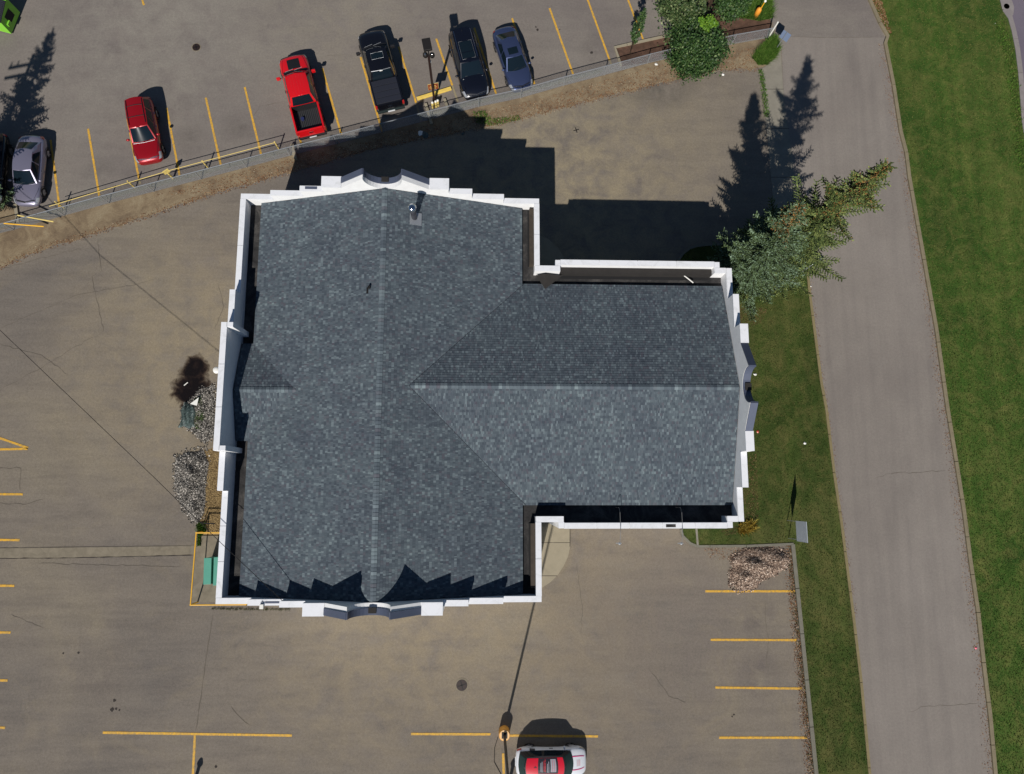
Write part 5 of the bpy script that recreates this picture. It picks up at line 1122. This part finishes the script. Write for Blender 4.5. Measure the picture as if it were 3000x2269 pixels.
def pickup(name, loc, rz, L, paint_, label, tonneau=False, scoop=False, sunroof=False, bumper=None):
    c = empty(name, loc, rz, label, 'pickup truck'); h = L / 2; W_ = 1.0
    cab_r = h - 3.92
    st = [(h, .66, .5, .82, .92), (h - .06, .84, .42, .92, 1.04), (h - .22, .94, .38, 1.02, 1.14), (h - .5, .99, .36, 1.08, 1.19), (h - 1.0, W_, .34, 1.12, 1.22), (h - 1.5, W_, .33, 1.14, 1.24), (h - 2.4, W_, .33, 1.15, 1.25), (cab_r + .3, W_, .33, 1.16, 1.26), (cab_r + .08, W_, .33, 1.16, 1.26), (cab_r, W_ - .03, .36, 1.12, 1.2)]
    shell_body(c, st, paint_)
    side, rp_ = cabin(c, paint_, 1.2, 1.22, h - 1.45, h - 2.08, cab_r + .36, cab_r + .04, .86, .68, 1.86, wbr=.86, wrr=.68, bf=.14, bb=.03, crown=.05, pillars=(.07, .46, .50, .93))
    bx0, bx1 = -h + .12, cab_r - .03
    for sg in (1, -1):
        MB().add([(bx0, sg * W_, .42), (bx1, sg * W_, .42), (bx1, sg * (W_ + .01), .95), (bx0, sg * (W_ + .01), .95), (bx0, sg * .97, 1.32), (bx1, sg * .97, 1.32), (bx0, sg * .86, 1.33), (bx1, sg * .86, 1.33), (bx0, sg * .84, .8), (bx1, sg * .84, .8)],
                 [(0, 1, 3, 2), (2, 3, 5, 4), (4, 5, 7, 6), (6, 7, 9, 8), (0, 2, 4, 6, 8), (1, 9, 7, 5, 3)]).build('bed_side', paint_, c)
        o = [q for q in c.children if q.name.startswith('bed_side')][-1]; bm = bmesh.new(); bm.from_mesh(o.data)
        bmesh.ops.delete(bm, geom=bm.faces[:], context='FACES_ONLY'); vv_ = bm.verts; vv_.ensure_lookup_table()
        for q in [(0, 1, 3, 2), (2, 3, 5, 4), (4, 5, 7, 6), (6, 7, 9, 8)]: bm.faces.new([vv_[i] for i in q])
        bm.faces.new([vv_[i] for i in (0, 2, 4, 6, 8)]); bm.faces.new([vv_[i] for i in (1, 9, 7, 5, 3)]); bmesh.ops.recalc_face_normals(bm, faces=bm.faces); bm.to_mesh(o.data); bm.free()
        o.data.materials.clear(); o.data.materials.append(paint_)
        MB().box(bx0 - .05, bx0 + .08, sg * .93 - .06, sg * .93 + .075, .85, 1.2).build('taillight', m_tail, c, bevel=.015)
        patch(st, h - .45, h - .08, sg * .46, sg * .68, 'headlight', m_lamp, c, .012)
        for x in (h - 1.55, h - 2.75): seamline(st, c, x, sg * .16, x - .02, sg * .44)
        for x in (h - 2.55, cab_r + .25): MB().box(x - .1, x + .1, sg * W_ - .015, sg * W_ + .02, 1.0, 1.04).build('door_handle', m_trim, c)
        seamline(st, c, h - 1.35, sg * .44, h - .3, sg * .34, r=.008)
    MB().box(bx0 - .08, bx0 + .02, -.85, .85, .62, 1.32).build('tailgate', paint_, c, bevel=.02)
    MB().box(-h - .04, -h + .14, -.95, .95, .44, .62).build('rear_bumper', bumper or m_trim, c, bevel=.02); MB().box(-h - .06, -h - .041, -.24, .24, .48, .60).build('licence_plate', m_plate, c)
    MB().box(bx0 - .095, bx0 - .081, -.14, .14, .95, 1.06).build('tailgate_badge', m_chrome, c)
    if tonneau:
        k = 4; ll = (bx1 - bx0) / k
        for i in range(k): MB().box(bx0 + ll * i + .015, bx0 + ll * (i + 1) - .015, -.86, .86, 1.325, 1.36).build('tonneau_panel', plain('tonneau_vinyl', (.016, .018, .028, 1), .55), c, bevel=.008)
        MB().box(bx0, bx1, -.84, .84, .8, 1.32).build('bed_floor', m_trim, c)
        MB().box(cab_r + .2, cab_r + .24, -.1, .1, 1.9, 1.94).build('brake_light', m_whitep, c)
        MB().tube([(cab_r + .32, -.66, 1.89), (cab_r + .26, 0, 1.93), (cab_r + .32, .66, 1.89)], .014, 4).build('roof_trim', m_galv, c)
    else:
        MB().box(bx0, bx1, -.84, .84, .76, .8).build('bed_floor', m_trim, c); MB().box(bx1 - .04, bx1 - .001, -.84, .84, .8, 1.31).build('bed_bulkhead', m_trim, c)
        for i in range(13): MB().box(bx0 + .1, bx1 - .1, -.72 + i * .12 - .028, -.72 + i * .12 + .028, .801, .822).build('bed_rib', plain('bed_liner', (.035, .037, .04, 1), .6), c)
        MB().tube([(bx0 + 1.05, .35, .82), (bx0 + 1.05, .35, .98)], .12, 14).build('pail', plain('dark_blue_plastic', srgb(36, 44, 84), .5), c)
    MB().tube([body_pt(st, h - .1 - .08 * abs(u), (u or .001) * .4, .015) for u in np.linspace(-1, 1, 9)], .035, 6).build('grille', m_trim, c)
    wheels(c, (h - .98, -h + 1.2), W_ - .12, .40, .26)
    for sg in (1, -1):
        o = MB().box(-.07, .07, -.13, .13, -.12, .12).build('mirror', m_trim if not scoop else paint_, c, bevel=.03); o.location = (h - 1.72, sg * 1.2, 1.32)
        MB().box(-.02, .02, -.2 if sg > 0 else .1, -.1 if sg > 0 else .2, -.03, .03).build('mirror_arm', m_trim, o)
    if scoop:
        vs = [body_pt(st, x, s, .012) for x in np.linspace(h - 1.18, h - .42, 5) for s in np.linspace(-.19, .19, 6)]
        MB().add(vs, [(i * 6 + j, (i + 1) * 6 + j, (i + 1) * 6 + j + 1, i * 6 + j + 1) for i in range(4) for j in range(5)]).build('hood_decal', plain('matt_black_decal', (.006, .006, .007, 1), .6), c)
    vs = [body_pt(st, x, s, .008) for x in np.linspace(h - 1.45, h - 1.25, 3) for s in np.linspace(-.4, .4, 9)]
    MB().add(vs, [(i * 9 + j, (i + 1) * 9 + j, (i + 1) * 9 + j + 1, i * 9 + j + 1) for i in range(2) for j in range(8)]).build('cowl', m_trim, c)
    for y in (-.5, .12): MB().tube([(h - 1.2, y, 1.27), (h - 1.34, y + .55, 1.31)], .012, 4).build('wiper', m_galv, c)
    if sunroof:
        fr = [(.2, .2), (.2, .8), (.5, .8), (.5, .2), (.2, .2)]; MB().tube([rp_(u, v, .012) for u, v in fr], .013, 4).build('sunroof_frame', m_galv, c)
        vs = [rp_(u, v, .01) for u in np.linspace(.22, .48, 4) for v in np.linspace(.22, .78, 5)]; MB().add(vs, [(i * 5 + j, (i + 1) * 5 + j, (i + 1) * 5 + j + 1, i * 5 + j + 1) for i in range(3) for j in range(4)]).build('sunroof', m_glass, c)
    elif not tonneau:
        for v in np.linspace(.2, .8, 5): MB().tube([rp_(u, v, -.002) for u in (.08, .5, .92)], .012, 4).build('roof_rib', paint_, c)
    smooth_all(c); return c
def mid(a, b, z=.8):
    p = (at(*a, z) + at(*b, z)) / 2; p.z = 0; return p
sedan('parked_car', mid((90, 397), (74, 598)), R(-90), 4.85, carpaint('silver_lilac_paint', srgb(134, 131, 150), .45, .32), 'silver sedan at the left edge, half shaded by the spruce', 1.46)
suv('parked_suv', mid((405, 292), (438, 474)), R(-76.5), 4.6, carpaint('dark_red_paint', srgb(150, 12, 22), .25), 'dark red SUV with black roof bars parked nose to the fence', .91, 1.68, 1.02, bars=True)
suv('parked_suv', mid((-22, 396), (-36, 596)), R(-89), 4.9, carpaint('soot_black_paint', (.006, .006, .008, 1), .2, .25), 'black SUV cut by the left edge, in the spruce shadow beside the silver sedan', .96, 1.72, 1.1)
pickup('pickup_truck', mid((857, 168), (914, 394)), R(105.8), 5.85, carpaint('bright_red_paint', srgb(208, 16, 24), .05, .35), 'bright red pickup truck with an open bed and black hood panel', scoop=True)
pickup('pickup_truck', mid((1086, 98), (1145, 316)), R(105.5), 5.8, carpaint('black_paint', (.006, .006, .009, 1), .2, .2), 'black pickup truck with a panelled bed cover beside the light pole', tonneau=True, sunroof=True, bumper=plain('dark_chrome', srgb(70, 82, 82), .35, .7))
suv('parked_suv', mid((1347, 92), (1400, 286)), R(-75.5), 5.05, carpaint('black_blue_paint', (.005, .006, .012, 1), .2, .2), 'black SUV with a wide glass sunroof right of the light pole', .98, 1.78, 1.12, pano=True, frame=True)
sedan('parked_car', mid((1471, 80), (1534, 258)), R(-72.5), 4.78, carpaint('steel_blue_paint', srgb(70, 82, 118), .6, .3), 'steel blue sedan with a dark sunroof, rightmost of the parked cars', 1.44, sunroof=True)

# small rounded promotional car cut by the bottom edge
pc = empty('promotional_car', Vector((4.12, at(1615, 2190, .8).y - .87, 0)), 0, 'small rounded white car with a red roof and pink hood stripes at the bottom edge', 'car')
mw = carpaint('white_car_paint', (.74, .76, .80, 1), .0, .3); mr_ = carpaint('red_roof_paint', srgb(205, 18, 44), .0, .35); mk = plain('pink_stripe', srgb(205, 20, 110), .4); mp = plain('black_roof_panel', (.012, .013, .02, 1), .4); mgry = plain('print_grey', srgb(150, 150, 160), .5); mred = plain('print_red', srgb(190, 20, 40), .5)
h = 2.14
st = [(h, .46, .3, .46, .52), (h - .06, .62, .26, .56, .62), (h - .2, .75, .22, .64, .72), (h - .42, .83, .2, .74, .84), (h - .75, .865, .2, .82, .94), (h - 1.1, .84, .2, .84, 1.0), (h - 1.45, .80, .2, .84, 1.0), (.1, .79, .2, .85, 1.0), (-.7, .80, .2, .86, 1.0), (-1.1, .84, .2, .88, 1.02), (-1.45, .865, .2, .86, 1.0), (-1.75, .83, .24, .80, .94), (-h + .12, .74, .3, .7, .82), (-h, .56, .36, .56, .66)]
shell_body(pc, st, mw)
side, rp_ = cabin(pc, m_trim, .93, .92, 1.12, .62, -1.50, -1.86, .72, .60, 1.46, wbr=.70, wrr=.56, bf=.2, bb=.12, crown=.06, bs=.05, pillars=(.08, .52, .58, .9), gmat=m_glassg)
vs = [rp_(u, v, .014) for u in np.linspace(.02, .98, 9) for v in np.linspace(.04, .96, 9)]
MB().add(vs, [(i * 9 + j, (i + 1) * 9 + j, (i + 1) * 9 + j + 1, i * 9 + j + 1) for i in range(8) for j in range(8)]).build('roof_skin', mr_, pc, smooth=True)
def roofpatch(u0, u1, v0, v1, name, mat, off=.02, nu=4, nv=4):
    vs = [rp_(u, v, off) for u in np.linspace(u0, u1, nu + 1) for v in np.linspace(v0, v1, nv + 1)]
    return MB().add(vs, [(i * (nv + 1) + j, (i + 1) * (nv + 1) + j, (i + 1) * (nv + 1) + j + 1, i * (nv + 1) + j + 1) for i in range(nu) for j in range(nv)]).build(name, mat, pc)
roofpatch(.17, .68, .22, .95, 'roof_panel', mp); roofpatch(.22, .36, .3, .9, 'print_block', mgry, .024)
for u in (.26, .31): roofpatch(u, u + .008, .33, .86, 'print_line', mred, .027)
for u, v0, v1, m_ in ((.40, .26, .8, mgry), (.435, .28, .7, mgry), (.49, .3, .9, mred), (.52, .32, .84, mred), (.57, .3, .8, mgry), (.60, .32, .74, mgry)): roofpatch(u, u + .014, v0, v1, 'print_line', m_, .024, 2, 2)
tc = bpy.data.curves.new('roof_number', 'FONT'); tc.body = '4'; tc.size = .26; tc.extrude = .002; to_ = bpy.data.objects.new('roof_number', tc); col.objects.link(to_)
bpy.context.view_layer.update(); dg = bpy.context.evaluated_depsgraph_get(); tm_ = bpy.data.meshes.new_from_object(to_.evaluated_get(dg)); bpy.data.objects.remove(to_)
nb = bpy.data.objects.new('roof_number', tm_); tm_.materials.clear(); tm_.materials.append(mp); link(nb, pc); nb.location = (-1.1, .12, 1.565); nb.rotation_euler = (0, 0, R(-90))
for s in (-.2, .2): patch(st, h - 1.0, h - .14, s - .012, s + .012, 'hood_stripe', mk, pc, .014, 8, 1)
for k in range(4): patch(st, h - .62 + k * .06, h - .6 + k * .06, -.1, .09, 'hood_print', mred if k % 2 else mgry, pc, .014, 1, 4)
for sg in (1, -1):
    patch(st, h - .42, h - .12, sg * .50, sg * .66, 'headlight', m_lamp, pc, .012); patch(st, -h + .1, -h + .35, sg * .48, sg * .64, 'taillight', m_tail, pc, .012)
    for x in (.95, -.3): seamline(st, pc, x, sg * .16, x - .02, sg * .46)
    MB().box(-.12, .1, sg * .80 - .012, sg * .80 + .014, .74, .77).build('door_handle', m_chrome, pc)
    for x0, s0, s1 in ((.55, .33, .36), (.2, .3, .34), (-.5, .33, .36)): patch(st, x0, x0 + .22, sg * s0, sg * s1, 'side_print', mp, pc, .012, 1, 1)
    patch(st, -1.3, -.98, sg * .42, sg * .60, 'side_decal', mp, pc, .012)
wheels(pc, (1.22, -1.28), .74, .32, .2); mirrors(pc, .78, .78, .94, mw, .9)
MB().box(-h - .012, -h + .02, -.26, .26, .42, .54).build('licence_plate', m_plate, pc); smooth_all(pc)

# ------------------------------------------------------------------ trees
def leaf_tree(name, foot, h, r, zc0, label, n=9000, leaf=.085, mat=m_leaf, clumps=60, trunk_r=.07, stems=3, top=None, group=None, lean=(0, 0), sq=1.0):
    t = empty(name, foot, 0, label, 'tree', group)
    MB().tube([(0, 0, -.1), (lean[0] * .4, lean[1] * .4, h * .45), (lean[0], lean[1], h * .86)], trunk_r, 8, trunk_r * .3).build('trunk', m_bark, t)
    cs = []
    zmid = (zc0 + h) / 2; hz = (h - zc0) / 2
    for i in range(clumps):
        while True:
            v = rng.uniform(-1, 1, 3)
            if .25 < np.linalg.norm(v) <= 1: break
        v /= max(np.linalg.norm(v) ** .5, .2); rr = r * (1 - .25 * max(0, v[2])); f = rng.uniform(.75, 1.05)
        cs.append((v[0] * rr * f + lean[0] * .6, v[1] * rr * f * sq + lean[1] * .6, zmid + v[2] * hz * .88))
    for i in range(stems * 3):
        c = cs[i]; MB().tube([(lean[0] * .3, lean[1] * .3, max(zc0 * .6, .15)), (c[0] * .5, c[1] * .5, (zc0 + c[2]) / 2), c], trunk_r * .35, 5, .012).build('limb', m_bark, t)
    cs = np.array(cs); k = n // clumps; cr = .30 * r; cscale = rng.uniform(.45, 1.25, clumps)
    P_ = np.repeat(cs, k, 0) + rng.normal(0, 1, (clumps * k, 3)) * np.repeat(cscale, k)[:, None] * np.array([cr * .62, cr * .62, cr * .42])
    m = len(P_); a = rng.uniform(0, 2 * np.pi, m); tl = rng.normal(0, .65, m); ss = leaf * rng.uniform(.55, 1.35, m)
    U = np.c_[np.cos(a), np.sin(a), tl * .6] * ss[:, None]; Wv = np.c_[-np.sin(a), np.cos(a), rng.normal(0, .5, m)] * (ss * .62)[:, None]
    V = np.stack([P_ - U, P_ - Wv, P_ + U, P_ + Wv], 1).reshape(-1, 3)
    tag(np_mesh('crown', V, np.arange(4 * m).reshape(-1, 4), mat, t), None)
    return t
leaf_tree('leafy_tree', at(2018, 184), 3.2, 1.85, .3, 'big round dark green bushy tree hanging over the fence', 22000, .07, m_leaf, 70, .08, 5)
tp2 = leaf_tree('leafy_shrub', at(2036, 150), 3.5, .55, 2.4, 'bright fresh green shoot at the top of the bushy tree', 1600, .07, m_leafb, 14, .03, 1)
leaf_tree('leafy_tree', at(1972, 78), 4.3, 1.45, .5, 'grey green leafy tree at the top edge left of the dark trunks', 11000, .075, m_leaf2, 60, .07, 4)
leaf_tree('leafy_tree', at(2112, 62), 4.6, 1.2, .5, 'green leafy tree at the top edge right of the dark trunks', 11000, .075, m_leaf, 56, .07, 4)
leaf_tree('tall_tree', at(2046, 86), 9.5, 1.5, 6.6, 'tall tree whose dark slanting trunk shows between the leafy crowns', 6000, .09, m_leaf, 40, .11, 3)
leaf_tree('tall_tree', at(2030, 40), 8.5, 1.3, 6.0, 'second tall tree with a thinner trunk at the top edge', 5000, .09, m_leaf, 40, .08, 3)
leaf_tree('sapling', at(1845, 160), 4.9, .34, .7, 'slim young tree in the planting bed corner', 2600, .055, m_leaf, 60, .035, 2, sq=1)
leaf_tree('leafy_shrub', at(1975, 176), 1.2, .55, .2, 'dark purple-leaved shrub at the left foot of the bushy tree', 1200, .07, island('purple_leaves', [(0, srgb(30, 24, 34)), (1, srgb(64, 60, 66))], .6), 14, .02, 1)

def spruce(name, spine, rad, label, mat=m_needle, whorl=.30, cones=0, cone_from=.6, dens=1.0, sides=None, prof=None):
    """spine: world points foot..tip; rad(f) = branch length at height fraction f"""
    foot = spine[0]; t = empty(name, foot, 0, label, 'spruce tree'); S = [p - foot for p in spine]; H_ = S[-1].z
    def sp(z):
        for a, b in zip(S, S[1:]):
            if z <= b.z: return a.lerp(b, (z - a.z) / (b.z - a.z))
        return S[-1]
    MB().tube([(0, 0, -.1)] + [sp(H_ * f) for f in np.linspace(.1, 1, 8)], .17, 8, .015).build('trunk', m_bark, t)
    A = []; B = []; Wd = []; Bm = MB(); conepts = []; z = .5
    nb = 0
    while z < H_ - .12:
        f = z / H_; r = rad(f); k = max(4, int(round((5 + 3.5 * r / 2) * dens)))
        for i in range(k):
            ang = rng.uniform(0, 2 * np.pi); rr = r * rng.choice([.55, .75, .95, 1.1, 1.32])
            if sides is not None: rr *= sides(f, ang)
            if rr < .1: continue
            dirv = Vector((math.cos(ang), math.sin(ang), 0)); o = sp(z); n_ = max(3, int(rr / .16)); prevp = None
            sag = .22 * (1 - f) + .02; up = .10 + .5 * f
            pts_ = []
            for j in range(n_ + 1):
                s = j / n_; p = o + dirv * rr * s + Vector((0, 0, (up * s - sag * 1.9 * s * (1 - s) * 1.3 - sag * s * .5) * rr * .55 + (.12 * rr * s ** 3)))
                pts_.append(p)
            Bm.tube([pts_[0], pts_[len(pts_) // 2], pts_[-1]], .018, 3, .004, cap=False)
            perp = Vector((-dirv.y, dirv.x, 0))
            for j in range(1, n_ + 1):
                s = j / n_; p = pts_[j]; lat = (.14 + .42 * rr * (1 - s) * .6) * rng.uniform(.7, 1.2)
                dd = (pts_[j] - pts_[j - 1]).normalized()
                A.append(pts_[j - 1]); B.append(p + dd * .08); Wd.append(.05)
                if s > .2:
                    for sg in (1, -1):
                        m = 1 + int(lat / .16); base = p; q0 = base
                        dirl = (perp * sg + dd * .75 + Vector((0, 0, -.12 + rng.uniform(-.15, .18)))).normalized()
                        for u in range(m):
                            q1 = q0 + dirl * (lat / m); A.append(q0); B.append(q1 + dirl * .03); Wd.append(.045)
                            if u < m - 1 or True:
                                d2 = (dirl + dd * rng.uniform(-.2, 1.0) + Vector((0, 0, rng.uniform(-.3, .3)))).normalized(); A.append(q1); B.append(q1 + d2 * rng.uniform(.08, .16)); Wd.append(.04)
                            q0 = q1
            if f > cone_from and cones and rng.random() < .85:
                for _ in range(int(cones * rng.uniform(.4, 1.6))):
                    j = rng.integers(max(1, n_ // 3), n_ + 1); conepts.append(pts_[j] + Vector((rng.normal(0, .09), rng.normal(0, .09), rng.uniform(-.1, .04))))
        z += whorl * rng.uniform(.8, 1.2) * (1 - .45 * f)
    o = sp(H_)
    for _ in range(10): A.append(o - Vector((0, 0, rng.uniform(0, .35)))); B.append(A[-1] + Vector((rng.uniform(-.1, .1), rng.uniform(-.1, .1), .15))); Wd.append(.04)
    A = np.array(A); B = np.array(B); Wd = np.array(Wd); n = len(A); D = B - A; L = np.linalg.norm(D, axis=1, keepdims=True); D /= L
    r1 = np.cross(D, rng.normal(0, 1, (n, 3))); r1 /= np.linalg.norm(r1, axis=1, keepdims=True); r2 = np.cross(D, r1)
    Vs = []; Fs = []; c0 = 0
    for q in (r1, r2):                                      # two crossed narrow sprays of needles per twig
        w_ = Wd[:, None] * rng.uniform(.8, 1.35, (n, 1))
        V = np.stack([A, A + D * L * .35 + q * w_, B, A + D * L * .35 - q * w_], 1).reshape(-1, 3); Vs.append(V); Fs.append(np.arange(4 * n).reshape(-1, 4) + c0); c0 += 4 * n
    # a fringe of single needles' ends for a brushed outline
    m = n; idx = rng.integers(0, n, m); q = rng.normal(0, 1, (m, 3)); q /= np.linalg.norm(q, axis=1, keepdims=True); Pm = A[idx] + D[idx] * L[idx] * rng.uniform(.1, 1, (m, 1)); e = Pm + (q * .055 + D[idx] * .045)
    sd_ = np.cross(q, D[idx]); sd_ /= np.linalg.norm(sd_, axis=1, keepdims=True) + 1e-9
    V = np.stack([Pm - sd_ * .012, Pm + sd_ * .012, e + sd_ * .004, e - sd_ * .004], 1).reshape(-1, 3); Vs.append(V); Fs.append(np.arange(4 * m).reshape(-1, 4) + c0)
    np_mesh('crown', np.vstack(Vs), np.vstack(Fs), mat, t); tag(Bm.build('branches', m_bark, t), kind='stuff')
    if conepts:
        base = np.array([(1, 0, 0), (-.5, .87, 0), (-.5, -.87, 0), (0, 0, 1), (0, 0, -1)]) * np.array([.026, .026, .065]); Fb = np.array([(0, 1, 3), (1, 2, 3), (2, 0, 3), (1, 0, 4), (2, 1, 4), (0, 2, 4)])
        C = np.array(conepts); kq = len(C); V = (base[None] * rng.uniform(.7, 1.25, (kq, 1, 1)) + C[:, None]).reshape(-1, 3); Fq = (Fb[None] + (np.arange(kq) * 5)[:, None, None]).reshape(-1, 3)
        tag(np_mesh('cones', V, Fq, m_cone, t), kind='stuff')
    return t
fA = at(2178, 822); tA = at(2352, 600, 13.0)
spruce('blue_spruce', [fA, fA.lerp(tA, .5) , tA], lambda f: max(.12, min(2.35, 2.9 * (1 - f) ** .9)) , 'blue-green spruce with orange cones, its lower branches against the building corner', m_needle, .34, 26, .74, 1.0)
fB = at(2232, 784); tB = at(2610, 478, 14.2)
spruce('tall_spruce', [fB, at(2330, 705, 5.5), at(2450, 605, 9.6), tB], lambda f: max(.14, min(2.5, 3.3 * (1 - f) ** .85)), 'taller leaning spruce with orange cones at its narrow tip over the road', m_needle2, .36, 18, .62, .85,
       sides=lambda f, a: (1.0 if f < .3 else rng.choice([.35, .6, .95, 1.2])))
fC = at(-55, 615, .08)
tC = Vector((fC.x, fC.y, 12.2))
spruce('edge_spruce', [fC, tC], lambda f: max(.1, min(2.0, 2.5 * (1 - f) ** .9)), 'blue-green spruce just outside the left edge, shading the silver sedan', m_needle, .42, 0, 1, .9)
print('objects', len(bpy.data.objects))
